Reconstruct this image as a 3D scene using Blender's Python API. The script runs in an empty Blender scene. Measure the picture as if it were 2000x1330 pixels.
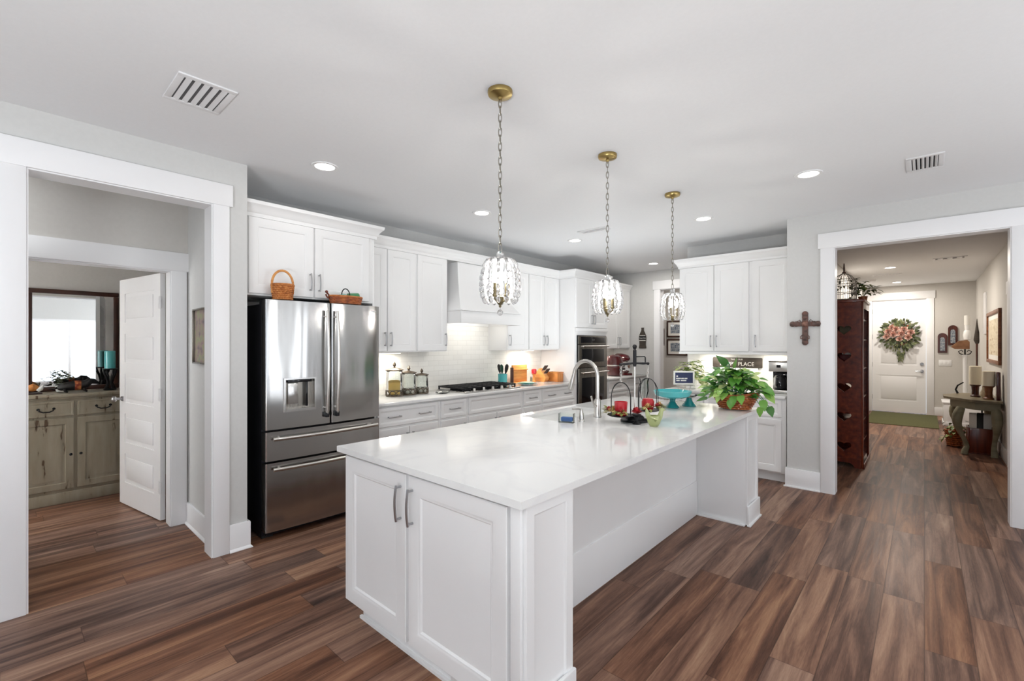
import bpy, bmesh, math, random
from mathutils import Vector, Matrix
PI = math.pi
R = math.radians
random.seed(7)
scene = bpy.context.scene
col = scene.collection

# ------------------------------------------------------------------ camera
cam_d = bpy.data.cameras.new('camera')
cam = bpy.data.objects.new('camera', cam_d)
col.objects.link(cam)
cam_d.sensor_width = 36.0
cam_d.lens = 896 / 2000 * 36.0
cam_d.shift_y = 6.3 / 2000
cam_d.clip_start = 0.05
cam_d.clip_end = 100
cam.location = (0, 0, 1.462)
cam.rotation_euler = (R(90), 0, R(41.95))
scene.camera = cam

# ------------------------------------------------------------------ view, world, daylight
vs = scene.view_settings
scene.display_settings.display_device = 'sRGB'
vs.view_transform = 'Standard'
vs.look = 'None'
vs.gamma = 1.0
vs.use_curve_mapping = False
vs.exposure = 0.16
scene.cycles.max_bounces = 10
scene.cycles.diffuse_bounces = 6
scene.cycles.glossy_bounces = 5
scene.cycles.transmission_bounces = 8
scene.cycles.transparent_max_bounces = 8
scene.cycles.sample_clamp_indirect = 6.0
scene.cycles.caustics_reflective = False
scene.cycles.caustics_refractive = False

world = bpy.data.worlds.new('world')
scene.world = world
world.use_nodes = True
wbg = world.node_tree.nodes['Background']
wbg.inputs[0].default_value = (0.72, 0.84, 1.0, 1)
wbg.inputs[1].default_value = 1.2


def lamp(name, kind, loc, rot, energy, color=(1, 1, 1), size=None, size_y=None, shape=None, parent=None, radius=None, spread=None):
    d = bpy.data.lights.new(name, kind)
    d.energy = energy
    d.color = color
    if kind == 'AREA':
        d.shape = shape or 'RECTANGLE'
        d.size = size
        if size_y:
            d.size_y = size_y
        if spread:
            d.spread = spread
    if radius is not None:
        d.shadow_soft_size = radius
    o = bpy.data.objects.new(name, d)
    o.location = loc
    o.rotation_euler = rot
    col.objects.link(o)
    if parent:
        o.parent = parent
    return o


COOL = (0.93, 0.96, 1.0)
FILL_TINT = (0.93, 0.98, 1.0)
# daylight in the window openings of the living room behind the camera
lamp('daylight', 'AREA', (-2.0, -5.05, 1.45), (R(90), 0, R(180)), 42, COOL, 1.7, 2.0)
lamp('daylight', 'AREA', (0.6, -5.05, 1.45), (R(90), 0, R(180)), 42, COOL, 1.7, 2.0)
lamp('daylight', 'AREA', (3.0, -5.05, 1.45), (R(90), 0, R(180)), 34, COOL, 1.5, 2.0)
lamp('daylight', 'AREA', (4.25, -2.6, 1.45), (R(90), 0, R(90)), 22, COOL, 1.8, 2.0)
lamp('daylight', 'AREA', (4.25, 1.2, 1.27), (R(90), 0, R(90)), 13, COOL, 1.8, 1.66)
lamp('daylight', 'AREA', (4.25, 3.0, 1.3), (R(90), 0, R(90)), 15, COOL, .55, 2.1)
lamp('daylight', 'AREA', (4.25, 4.45, 1.3), (R(90), 0, R(90)), 15, COOL, .55, 2.1)
# added fill lights facing up, out of view, to brighten the ceiling
lamp('ceiling_fill', 'AREA', (0.7, -2.4, 0.5), (R(180), 0, 0), 265, FILL_TINT, 1.2, 1.2)
lamp('ceiling_fill', 'AREA', (3.0, 2.6, 0.4), (R(180), 0, 0), 75, FILL_TINT, 1.0, 1.0)
lamp('ceiling_fill', 'AREA', (-2.95, 4.9, 1.0), (R(180), 0, 0), 12.5, FILL_TINT, .7, .7)
# daylight from the study's own window and added unseen fill for vestibule and pantry
lamp('daylight', 'AREA', (-5.5, -1.96, 1.5), (R(90), 0, R(180)), 85, COOL, 1.0, 1.6)
lamp('side_room_fill', 'AREA', (-4.12, -0.35, 2.70), (0, 0, 0), 6, (.96, .98, 1), .3, shape='DISK')
lamp('side_room_fill', 'AREA', (-3.0, 8.5, 2.70), (0, 0, 0), 16, (1, .95, .9), .3, shape='DISK')


# ------------------------------------------------------------------ materials
def S(r, g, b):
    f = lambda c: (c / 255 / 12.92) if c / 255 <= 0.04045 else ((c / 255 + 0.055) / 1.055) ** 2.4
    return (f(r), f(g), f(b), 1)


M = {}


def mat(name, color=(0.8, 0.8, 0.8, 1), rough=0.5, metal=0.0, trans=0.0, ior=1.45, emis=None, estr=0.0, coat=0.0, spec=None, alpha=1.0):
    m = bpy.data.materials.new(name)
    m.use_nodes = True
    b = m.node_tree.nodes['Principled BSDF']
    b.inputs['Base Color'].default_value = color
    b.inputs['Roughness'].default_value = rough
    b.inputs['Metallic'].default_value = metal
    b.inputs['Transmission Weight'].default_value = trans
    b.inputs['IOR'].default_value = ior
    b.inputs['Coat Weight'].default_value = coat
    if spec is not None:
        b.inputs['Specular IOR Level'].default_value = spec
    if emis:
        b.inputs['Emission Color'].default_value = emis
        b.inputs['Emission Strength'].default_value = estr
    M[name] = m
    return m


def nodes(m):
    return m.node_tree.nodes, m.node_tree.links, m.node_tree.nodes['Principled BSDF']


def ramp(n, stops, interp='LINEAR'):
    r = n.new('ShaderNodeValToRGB')
    r.color_ramp.interpolation = interp
    e = r.color_ramp.elements
    e[0].position, e[0].color = stops[0]
    e[1].position, e[1].color = stops[-1]
    for p, c in stops[1:-1]:
        x = e.new(p)
        x.color = c
    return r


def math_n(n, l, op, a, b=None, c=None):
    x = n.new('ShaderNodeMath')
    x.operation = op
    for i, v in enumerate((a, b, c)):
        if v is None:
            continue
        if isinstance(v, (int, float)):
            x.inputs[i].default_value = v
        else:
            l.new(v, x.inputs[i])
    return x.outputs[0]


def noise_mat(name, stops, scale=5.0, stretch=(1, 1, 1), detail=4, rough=0.5, metal=0.0, bump=0.0, coords='Object', distortion=0.0, coat=0.0):
    m = mat(name, rough=rough, metal=metal, coat=coat)
    n, l, b = nodes(m)
    tc = n.new('ShaderNodeTexCoord')
    mp = n.new('ShaderNodeMapping')
    mp.inputs['Scale'].default_value = stretch
    l.new(tc.outputs[coords], mp.inputs[0])
    nz = n.new('ShaderNodeTexNoise')
    nz.inputs['Scale'].default_value = scale
    nz.inputs['Detail'].default_value = detail
    nz.inputs['Distortion'].default_value = distortion
    l.new(mp.outputs[0], nz.inputs['Vector'])
    r = ramp(n, stops)
    l.new(nz.outputs[0], r.inputs[0])
    l.new(r.outputs[0], b.inputs['Base Color'])
    if bump:
        bp = n.new('ShaderNodeBump')
        bp.inputs['Strength'].default_value = bump
        bp.inputs['Distance'].default_value = 0.01
        l.new(nz.outputs[0], bp.inputs['Height'])
        l.new(bp.outputs[0], b.inputs['Normal'])
    return m


def island_mat(name, stops, rough=0.5, sub=0.0):
    m = mat(name, rough=rough)
    n, l, b = nodes(m)
    g = n.new('ShaderNodeNewGeometry')
    r = ramp(n, stops)
    l.new(g.outputs['Random Per Island'], r.inputs[0])
    l.new(r.outputs[0], b.inputs['Base Color'])
    return m


mat('jar_glass', (0.97, 0.98, 0.97, 1), 0.03)
_n, _l, _b = nodes(M['jar_glass'])
_t = _n.new('ShaderNodeBsdfTransparent')
_t.inputs[0].default_value = (0.96, 0.975, 0.965, 1)
_fr = _n.new('ShaderNodeLayerWeight')
_fr.inputs[0].default_value = 0.25
_g = _n.new('ShaderNodeBsdfGlossy')
_g.inputs['Roughness'].default_value = 0.03
_mx = _n.new('ShaderNodeMixShader')
_l.new(_fr.outputs['Fresnel'], _mx.inputs[0])
_l.new(_t.outputs[0], _mx.inputs[1])
_l.new(_g.outputs[0], _mx.inputs[2])
_l.new(_mx.outputs[0], _n['Material Output'].inputs[0])
_n.remove(_b)
noise_mat('wall_paint', [(0.3, (0.60, 0.60, 0.59, 1)), (0.7, (0.62, 0.62, 0.61, 1))], 40, rough=0.7, bump=0.02)
noise_mat('hall_paint', [(0.3, (0.58, 0.56, 0.53, 1)), (0.7, (0.60, 0.58, 0.55, 1))], 40, rough=0.7, bump=0.02)
noise_mat('ceiling_paint', [(0.3, (0.785, 0.795, 0.81, 1)), (0.7, (0.80, 0.81, 0.825, 1))], 60, rough=0.8, bump=0.03)
noise_mat('trim_white', [(0.3, (0.83, 0.83, 0.84, 1)), (0.7, (0.85, 0.85, 0.86, 1))], 3, rough=0.35)
noise_mat('cabinet_white', [(0.3, (0.81, 0.81, 0.81, 1)), (0.7, (0.83, 0.83, 0.83, 1))], 3, rough=0.33)
mat('plain_white', (0.82, 0.82, 0.82, 1), 0.4)
mat('vent_white', (0.75, 0.75, 0.76, 1), 0.4)
mat('dark_gap', (0.01, 0.01, 0.012, 1), 0.6)
mat('vent_back', (0.10, 0.10, 0.105, 1), 0.6)
mat('black_metal', (0.012, 0.012, 0.014, 1), 0.45, 0.4)
mat('black_gloss', (0.006, 0.006, 0.008, 1), 0.08)
mat('black_side', (0.006, 0.006, 0.009, 1), 0.4)
mat('black_rubber', (0.02, 0.02, 0.02, 1), 0.6)
mat('nickel', (0.62, 0.60, 0.57, 1), 0.28, 1.0)
mat('pull_metal', (0.42, 0.42, 0.43, 1), 0.3, 1.0)
mat('chrome', (0.8, 0.8, 0.82, 1), 0.1, 1.0)
mat('antique_brass', (0.40, 0.29, 0.11, 1), 0.28, 1.0)
mat('dark_brass', (0.16, 0.13, 0.07, 1), 0.4, 0.8)
mat('chain_metal', (0.30, 0.28, 0.24, 1), 0.3, 1.0)
mat('crystal', (1, 1, 1, 1), 0.08, 0.0, 0.82, 1.45)
mat('mirror_glass', (0.82, 0.83, 0.83, 1), 0.01, 1.0)
mat('bulb', (1, 1, 1, 1), 0.3, emis=(1, 0.97, 0.93, 1), estr=40)
mat('lamp_lens', (1, 1, 1, 1), 0.3, emis=(1, 0.97, 0.93, 1), estr=9)
mat('undercabinet_lens', (1, 1, 1, 1), 0.3, emis=(1, 0.95, 0.85, 1), estr=8)
mat('candle_sleeve', (0.75, 0.72, 0.62, 1), 0.5)
mat('teal_ceramic', S(88, 180, 182), 0.2, coat=0.4)
mat('teal_glass', S(70, 168, 172), 0.12, coat=0.5)
mat('teal_dark', S(30, 120, 122), 0.2, coat=0.4)
mat('red_wax', S(176, 30, 40), 0.35)
mat('red_glass', S(190, 40, 52), 0.12, coat=0.6)
mat('burgundy', S(78, 22, 26), 0.2, coat=0.6)
mat('sage_ceramic', S(158, 166, 112), 0.25, coat=0.5)
mat('cream_wax', S(242, 234, 212), 0.5)
mat('white_ceramic', S(238, 238, 236), 0.25, coat=0.3)
mat('navy_board', S(52, 58, 92), 0.5)
mat('sign_white', S(235, 233, 226), 0.5)
mat('paper_white', S(232, 230, 224), 0.7)
mat('dog_black', (0.012, 0.011, 0.011, 1), 0.45)
mat('sponge_blue', S(70, 110, 175), 0.9)
mat('pasta', S(232, 190, 100), 0.6)
mat('pale_content', S(225, 220, 210), 0.7)
noise_mat('plaid_red', [(0.4, S(120, 40, 24)), (0.6, S(196, 120, 70))], 30, rough=0.8)
noise_mat('tray_wood', [(0.3, S(110, 72, 46)), (0.7, S(150, 108, 76))], 8, rough=0.5)
noise_mat('rosette_copper', [(0.3, S(96, 66, 56)), (0.7, S(150, 112, 98))], 40, rough=0.5, metal=0.3)
noise_mat('copper', [(0.3, S(150, 80, 50)), (0.7, S(205, 130, 90))], 12, rough=0.35, metal=0.6)
noise_mat('dark_wood', [(0.3, S(44, 16, 10)), (0.7, S(86, 36, 20))], 3, (12, 12, 1), rough=0.3, coat=0.3)
noise_mat('frame_brown', [(0.3, S(44, 26, 20)), (0.7, S(70, 40, 28))], 6, (1, 1, 1), rough=0.4)
noise_mat('red_wood', [(0.3, S(72, 22, 12)), (0.55, S(108, 42, 22)), (0.75, S(130, 58, 32))], 2.2, (9, 9, 0.7), rough=0.3, coat=0.25)
noise_mat('hall_brown', [(0.3, S(104, 62, 38)), (0.7, S(140, 90, 56))], 6, (1, 1, 5), rough=0.4)
noise_mat('honey_wood', [(0.3, S(190, 124, 62)), (0.7, S(222, 160, 92))], 5, (1, 1, 6), rough=0.45)
noise_mat('orange_wood', [(0.3, S(186, 112, 52)), (0.7, S(212, 142, 76))], 5, (1, 8, 1), rough=0.45)
noise_mat('basket_cane', [(0.25, S(140, 78, 34)), (0.5, S(188, 116, 58)), (0.8, S(212, 148, 84))], 30, rough=0.55)
noise_mat('bowl_wicker', [(0.25, S(96, 40, 14)), (0.5, S(160, 84, 36)), (0.8, S(190, 116, 54))], 26, rough=0.4, coat=0.3)
noise_mat('rusty_iron', [(0.3, S(70, 56, 52)), (0.5, S(104, 84, 78)), (0.75, S(120, 72, 60))], 35, rough=0.6, metal=0.3, bump=0.3)
noise_mat('grey_green_paint', [(0.3, S(122, 118, 96)), (0.7, S(146, 142, 118))], 5, (1, 1, 3), rough=0.5)
noise_mat('table_top_wood', [(0.3, S(92, 82, 60)), (0.7, S(126, 114, 88))], 5, (1, 8, 1), rough=0.4)
noise_mat('green_mat', [(0.3, S(80, 80, 48)), (0.7, S(98, 98, 62))], 80, rough=0.95, bump=0.4)
noise_mat('bird_cage_white', [(0.3, S(150, 140, 128)), (0.7, S(196, 188, 176))], 20, rough=0.6)
noise_mat('print_grey', [(0.35, S(60, 72, 92)), (0.5, S(130, 140, 150)), (0.65, S(190, 190, 190))], 9, rough=0.6, coords='Generated')
noise_mat('print_floral', [(0.3, S(90, 92, 96)), (0.45, S(150, 128, 126)), (0.6, S(150, 152, 116)), (0.75, S(120, 124, 132))], 6, rough=0.5, coords='Generated')
noise_mat('print_tan', [(0.35, S(196, 180, 150)), (0.55, S(222, 210, 186)), (0.7, S(160, 132, 96))], 6, rough=0.6, coords='Generated')
noise_mat('sign_wood_dark', [(0.3, S(50, 43, 37)), (0.7, S(76, 68, 60))], 6, (1, 1, 6), rough=0.6)
noise_mat('ceramic_marble', [(0.3, S(60, 52, 46)), (0.7, S(130, 116, 100))], 30, rough=0.4, metal=0.5)
island_mat('pothos_leaf', [(0.0, S(44, 92, 30)), (0.35, S(74, 132, 44)), (0.65, S(112, 164, 66)), (0.9, S(158, 190, 100)), (1.0, S(200, 212, 146))], 0.35)
island_mat('variegated_leaf', [(0.0, S(80, 116, 44)), (0.4, S(140, 164, 76)), (0.8, S(206, 210, 150)), (1.0, S(232, 230, 190))], 0.4)
island_mat('hall_leaf', [(0.0, S(54, 76, 30)), (0.5, S(96, 118, 54)), (1.0, S(160, 170, 96))], 0.5)
island_mat('wreath_leaf', [(0.0, S(48, 58, 38)), (0.5, S(82, 92, 58)), (1.0, S(124, 128, 88))], 0.6)
island_mat('petal_pink', [(0.0, S(196, 146, 136)), (0.5, S(232, 200, 186)), (1.0, S(246, 232, 220))], 0.6)
island_mat('garland_leaf', [(0.0, S(100, 110, 50)), (0.5, S(150, 150, 84)), (1.0, S(190, 170, 110))], 0.6)
island_mat('tan_petal', [(0.0, S(176, 132, 78)), (0.5, S(206, 168, 112)), (1.0, S(222, 196, 150))], 0.6)
island_mat('red_petal', [(0.0, S(128, 20, 30)), (0.6, S(178, 44, 52)), (1.0, S(208, 92, 92))], 0.5)


def make_floor_mat():
    m = mat('plank_floor', rough=0.36, spec=0.13)
    n, l, b = nodes(m)
    g = n.new('ShaderNodeNewGeometry')
    sp = n.new('ShaderNodeSeparateXYZ')
    l.new(g.outputs['Position'], sp.inputs[0])
    W, L = 0.18, 1.22
    rowf = math_n(n, l, 'DIVIDE', sp.outputs[0], W)
    row = math_n(n, l, 'FLOOR', rowf)
    wn = n.new('ShaderNodeTexWhiteNoise')
    wn.noise_dimensions = '1D'
    l.new(row, wn.inputs['W'])
    yo = math_n(n, l, 'MULTIPLY_ADD', wn.outputs['Value'], L, sp.outputs[1])
    colf = math_n(n, l, 'DIVIDE', yo, L)
    cl = math_n(n, l, 'FLOOR', colf)
    cv = n.new('ShaderNodeCombineXYZ')
    l.new(row, cv.inputs[0])
    l.new(cl, cv.inputs[1])
    wp = n.new('ShaderNodeTexWhiteNoise')
    wp.noise_dimensions = '2D'
    l.new(cv.outputs[0], wp.inputs['Vector'])
    # grain: long streaks, shifted per plank
    mp = n.new('ShaderNodeVectorMath')
    mp.operation = 'MULTIPLY'
    mp.inputs[1].default_value = (13, 0.9, 1)
    l.new(g.outputs['Position'], mp.inputs[0])
    off = n.new('ShaderNodeVectorMath')
    off.operation = 'MULTIPLY_ADD'
    off.inputs[1].default_value = (37, 19, 11)
    l.new(wp.outputs['Color'], off.inputs[0])
    l.new(mp.outputs[0], off.inputs[2])
    nz = n.new('ShaderNodeTexNoise')
    nz.inputs['Scale'].default_value = 1.0
    nz.inputs['Detail'].default_value = 5
    nz.inputs['Roughness'].default_value = 0.6
    nz.inputs['Distortion'].default_value = 0.7
    l.new(off.outputs[0], nz.inputs['Vector'])
    mp2 = n.new('ShaderNodeVectorMath')
    mp2.operation = 'MULTIPLY'
    mp2.inputs[1].default_value = (8, 3.0, 1)
    l.new(off.outputs[0], mp2.inputs[0])
    nf = n.new('ShaderNodeTexNoise')
    nf.inputs['Scale'].default_value = 1.0
    nf.inputs['Detail'].default_value = 3
    l.new(mp2.outputs[0], nf.inputs['Vector'])
    v1 = math_n(n, l, 'MULTIPLY_ADD', nz.outputs[0], 1.25, -0.18)
    v2 = math_n(n, l, 'MULTIPLY_ADD', nf.outputs[0], 0.22, v1)
    v3 = math_n(n, l, 'MULTIPLY_ADD', wp.outputs['Value'], 0.17, v2)
    mp3 = n.new('ShaderNodeVectorMath')
    mp3.operation = 'MULTIPLY'
    mp3.inputs[1].default_value = (3.2, 9.0, 1)
    l.new(mp2.outputs[0], mp3.inputs[0])
    n3 = n.new('ShaderNodeTexNoise')
    n3.inputs['Scale'].default_value = 1.0
    n3.inputs['Detail'].default_value = 2
    l.new(mp3.outputs[0], n3.inputs['Vector'])
    v4 = math_n(n, l, 'SUBTRACT', math_n(n, l, 'MULTIPLY_ADD', n3.outputs[0], 0.16, v3), 0.24)
    r = ramp(n, [(0.12, S(52, 33, 27)), (0.34, S(91, 62, 49)), (0.52, S(127, 90, 70)), (0.68, S(155, 116, 90)), (0.88, S(181, 145, 113))])
    l.new(v4, r.inputs[0])
    # a cool grey cast on some planks
    hs = n.new('ShaderNodeHueSaturation')
    l.new(r.outputs[0], hs.inputs['Color'])
    sep = n.new('ShaderNodeSeparateColor')
    l.new(wp.outputs['Color'], sep.inputs[0])
    sat = math_n(n, l, 'MULTIPLY_ADD', sep.outputs[1], 0.32, 0.74)
    l.new(sat, hs.inputs['Saturation'])
    # seams
    fx = math_n(n, l, 'FRACT', rowf)
    fx = math_n(n, l, 'ABSOLUTE', math_n(n, l, 'SUBTRACT', fx, 0.5))
    sx = math_n(n, l, 'GREATER_THAN', fx, 0.5 - 0.0022 / W)
    fy = math_n(n, l, 'FRACT', colf)
    fy = math_n(n, l, 'ABSOLUTE', math_n(n, l, 'SUBTRACT', fy, 0.5))
    sy = math_n(n, l, 'GREATER_THAN', fy, 0.5 - 0.0018 / L)
    sm = math_n(n, l, 'MAXIMUM', sx, sy)
    mx = n.new('ShaderNodeMix')
    mx.data_type = 'RGBA'
    mx.inputs['B'].default_value = S(44, 28, 22)
    l.new(math_n(n, l, 'MULTIPLY', sm, 0.5), mx.inputs['Factor'])
    l.new(hs.outputs[0], mx.inputs['A'])
    l.new(mx.outputs['Result'], b.inputs['Base Color'])
    rg = math_n(n, l, 'MULTIPLY_ADD', nf.outputs[0], 0.18, 0.30)
    l.new(rg, b.inputs['Roughness'])
    bp = n.new('ShaderNodeBump')
    bp.inputs['Strength'].default_value = 0.12
    bp.inputs['Distance'].default_value = 0.003
    l.new(math_n(n, l, 'SUBTRACT', nf.outputs[0], sm), bp.inputs['Height'])
    l.new(bp.outputs[0], b.inputs['Normal'])


make_floor_mat()


def make_quartz():
    m = mat('quartz', rough=0.09, spec=0.5)
    n, l, b = nodes(m)
    tc = n.new('ShaderNodeTexCoord')
    nz = n.new('ShaderNodeTexNoise')
    nz.inputs['Scale'].default_value = 1.6
    nz.inputs['Detail'].default_value = 8
    nz.inputs['Distortion'].default_value = 1.2
    l.new(tc.outputs['Object'], nz.inputs['Vector'])
    r = ramp(n, [(0.46, (0.78, 0.78, 0.77, 1)), (0.5, (0.745, 0.745, 0.745, 1)), (0.54, (0.78, 0.78, 0.77, 1))])
    l.new(nz.outputs[0], r.inputs[0])
    l.new(r.outputs[0], b.inputs['Base Color'])


make_quartz()


def make_steel(name='stainless', base=(0.56, 0.55, 0.54, 1), rough=0.2, stretch=(60, 60, 0.6), wavy=0.0):
    m = mat(name, base, rough, 1.0)
    n, l, b = nodes(m)
    tc = n.new('ShaderNodeTexCoord')
    mp = n.new('ShaderNodeMapping')
    mp.inputs['Scale'].default_value = stretch
    l.new(tc.outputs['Object'], mp.inputs[0])
    nz = n.new('ShaderNodeTexNoise')
    nz.inputs['Scale'].default_value = 6
    l.new(mp.outputs[0], nz.inputs['Vector'])
    l.new(math_n(n, l, 'MULTIPLY_ADD', nz.outputs[0], 0.10, rough - 0.05), b.inputs['Roughness'])
    if wavy:
        mp2 = n.new('ShaderNodeMapping')
        mp2.inputs['Scale'].default_value = (7, 7, 0.5)
        l.new(tc.outputs['Object'], mp2.inputs[0])
        n2 = n.new('ShaderNodeTexNoise')
        n2.inputs['Scale'].default_value = 1.0
        n2.inputs['Detail'].default_value = 0.5
        l.new(mp2.outputs[0], n2.inputs['Vector'])
        bp = n.new('ShaderNodeBump')
        bp.inputs['Strength'].default_value = 1.0
        bp.inputs['Distance'].default_value = wavy
        l.new(n2.outputs[0], bp.inputs['Height'])
        l.new(bp.outputs[0], b.inputs['Normal'])


make_steel()
make_steel('fridge_steel', (0.46, 0.455, 0.45, 1), 0.16, wavy=0.012)
make_steel('slate_steel', (0.30, 0.28, 0.25, 1), 0.28)


def make_tile():
    m = mat('subway_tile', rough=0.2)
    n, l, b = nodes(m)
    g = n.new('ShaderNodeNewGeometry')
    sp = n.new('ShaderNodeSeparateXYZ')
    l.new(g.outputs['Position'], sp.inputs[0])
    cv = n.new('ShaderNodeCombineXYZ')
    l.new(math_n(n, l, 'ADD', sp.outputs[0], sp.outputs[1]), cv.inputs[0])
    l.new(sp.outputs[2], cv.inputs[1])
    br = n.new('ShaderNodeTexBrick')
    br.inputs['Scale'].default_value = 1.0
    br.inputs['Brick Width'].default_value = 0.15
    br.inputs['Row Height'].default_value = 0.06
    br.inputs['Mortar Size'].default_value = 0.0022
    br.inputs['Color1'].default_value = (0.78, 0.77, 0.74, 1)
    br.inputs['Color2'].default_value = (0.74, 0.73, 0.70, 1)
    br.inputs['Mortar'].default_value = (0.66, 0.65, 0.62, 1)
    l.new(cv.outputs[0], br.inputs['Vector'])
    l.new(br.outputs[0], b.inputs['Base Color'])
    bp = n.new('ShaderNodeBump')
    bp.inputs['Strength'].default_value = 0.3
    bp.inputs['Distance'].default_value = 0.002
    bp.invert = True
    l.new(br.outputs['Fac'], bp.inputs['Height'])
    l.new(bp.outputs[0], b.inputs['Normal'])


make_tile()


def make_distressed():
    m = mat('distressed_paint', rough=0.55)
    n, l, b = nodes(m)
    tc = n.new('ShaderNodeTexCoord')
    mp = n.new('ShaderNodeMapping')
    mp.inputs['Scale'].default_value = (14, 14, 2.2)
    l.new(tc.outputs['Object'], mp.inputs[0])
    nz = n.new('ShaderNodeTexNoise')
    nz.inputs['Scale'].default_value = 1.3
    nz.inputs['Detail'].default_value = 6
    l.new(mp.outputs[0], nz.inputs['Vector'])
    r = ramp(n, [(0.34, S(84, 66, 48)), (0.38, S(150, 141, 122)), (0.7, S(164, 156, 138))])
    l.new(nz.outputs[0], r.inputs[0])
    l.new(r.outputs[0], b.inputs['Base Color'])


make_distressed()


# ------------------------------------------------------------------ mesh helpers
class MB:
    def __init__(s):
        s.bm = bmesh.new()

    def box(s, x0, x1, y0, y1, z0, z1, bev=0.0):
        x0, x1 = sorted((x0, x1)); y0, y1 = sorted((y0, y1)); z0, z1 = sorted((z0, z1))
        v = [s.bm.verts.new((x, y, z)) for z in (z0, z1) for y in (y0, y1) for x in (x0, x1)]
        fs = [s.bm.faces.new([v[i] for i in q]) for q in ((0, 2, 3, 1), (4, 5, 7, 6), (0, 1, 5, 4), (2, 6, 7, 3), (0, 4, 6, 2), (1, 3, 7, 5))]
        if bev:
            es = list({e for f in fs for e in f.edges})
            bmesh.ops.bevel(s.bm, geom=es, offset=bev, segments=2, affect='EDGES', profile=0.5)
        return s

    def quad(s, a, b, c, d):
        s.bm.faces.new([s.bm.verts.new(p) for p in (a, b, c, d)])
        return s

    def ring_loft(s, rings, closed=True, cap=True):
        vs = [[s.bm.verts.new(p) for p in r] for r in rings]
        n = len(vs[0])
        for a, b in zip(vs, vs[1:]):
            for i in range(n if closed else n - 1):
                j = (i + 1) % n
                s.bm.faces.new((a[i], a[j], b[j], b[i]))
        if cap and closed:
            s.bm.faces.new(list(reversed(vs[0])))
            s.bm.faces.new(vs[-1])
        return s

    def tube(s, pts, r, n=8, closed=False, flat=1.0):
        pts = [Vector(p) for p in pts]
        rs = r if isinstance(r, (list, tuple)) else [r] * len(pts)
        N = len(pts)
        rings = []
        up = None
        for i, p in enumerate(pts):
            if closed:
                t = pts[(i + 1) % N] - pts[i - 1]
            else:
                t = pts[min(i + 1, N - 1)] - pts[max(i - 1, 0)]
            t.normalize()
            if up is None:
                up = Vector((0, 0, 1)) if abs(t.z) < 0.9 else Vector((1, 0, 0))
            a = up - t * up.dot(t)
            if a.length < 1e-4:
                a = t.orthogonal()
            a.normalize()
            up = a
            b = t.cross(a)
            rings.append([p + (a * math.cos(2 * PI * k / n) + b * math.sin(2 * PI * k / n) * flat) * rs[i] for k in range(n)])
        if closed:
            rings.append(rings[0])
            vs = [[s.bm.verts.new(p) for p in rr] for rr in rings[:-1]]
            for i in range(N):
                a, b = vs[i], vs[(i + 1) % N]
                for k in range(n):
                    j = (k + 1) % n
                    s.bm.faces.new((a[k], a[j], b[j], b[k]))
        else:
            s.ring_loft(rings)
        return s

    def cyl(s, p0, p1, r0, r1=None, n=20):
        return s.tube([p0, p1], [r0, r0 if r1 is None else r1], n)

    def lathe(s, prof, c=(0, 0, 0), n=28, sx=1.0, sy=1.0, cap=True):
        rings = [[(c[0] + r * math.cos(2 * PI * k / n) * sx, c[1] + r * math.sin(2 * PI * k / n) * sy, c[2] + z) for k in range(n)] for r, z in prof]
        return s.ring_loft(rings, cap=cap)

    def sphere(s, c, r, n=14, sx=1, sy=1, sz=1):
        m = max(6, n // 2 + 1)
        prof = [(max(r * math.sin(PI * i / m), r * 0.02), -r * math.cos(PI * i / m) * sz) for i in range(m + 1)]
        return s.lathe(prof, c, n, sx, sy)

    def prism(s, poly, a0, a1, axis='z'):
        def P(p, a):
            return {'z': (p[0], p[1], a), 'y': (p[0], a, p[1]), 'x': (a, p[0], p[1])}[axis]
        return s.ring_loft([[P(p, a0) for p in poly], [P(p, a1) for p in poly]])

    def nest(s, x0, x1, z0, z1, y, steps, back):
        """a panelled front facing -y: nested rectangles (inset, dy); the last is filled; sides run back to y=back"""
        prev = None
        first = None
        for d, dy in steps:
            r = [s.bm.verts.new(p) for p in ((x0 + d, y + dy, z0 + d), (x1 - d, y + dy, z0 + d), (x1 - d, y + dy, z1 - d), (x0 + d, y + dy, z1 - d))]
            if prev:
                for i in range(4):
                    j = (i + 1) % 4
                    s.bm.faces.new((prev[i], prev[j], r[j], r[i]))
            else:
                first = r
            prev = r
        s.bm.faces.new(prev)
        bk = [s.bm.verts.new((v.co.x, back, v.co.z)) for v in first]
        for i in range(4):
            j = (i + 1) % 4
            s.bm.faces.new((first[j], first[i], bk[i], bk[j]))
        s.bm.faces.new(list(reversed(bk)))
        return s

    def sweep(s, path, prof, closed=False):
        """moulding: prof of (out, z) swept along an XY path; 'out' is to the right of travel"""
        rings = []
        N = len(path)
        for i, p in enumerate(path):
            p = Vector((p[0], p[1]))
            d0 = (p - Vector(path[i - 1])).normalized() if i > 0 else None
            d1 = (Vector(path[i + 1]) - p).normalized() if i < N - 1 else None
            d0 = d0 or d1
            d1 = d1 or d0
            n0 = Vector((d0.y, -d0.x)); n1 = Vector((d1.y, -d1.x))
            m = (n0 + n1)
            m = m / m.length_squared * 2 if m.length > 1e-6 else n0
            rings.append([(p.x + m.x * o, p.y + m.y * o, z) for o, z in prof])
        return s.ring_loft(rings)

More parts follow.
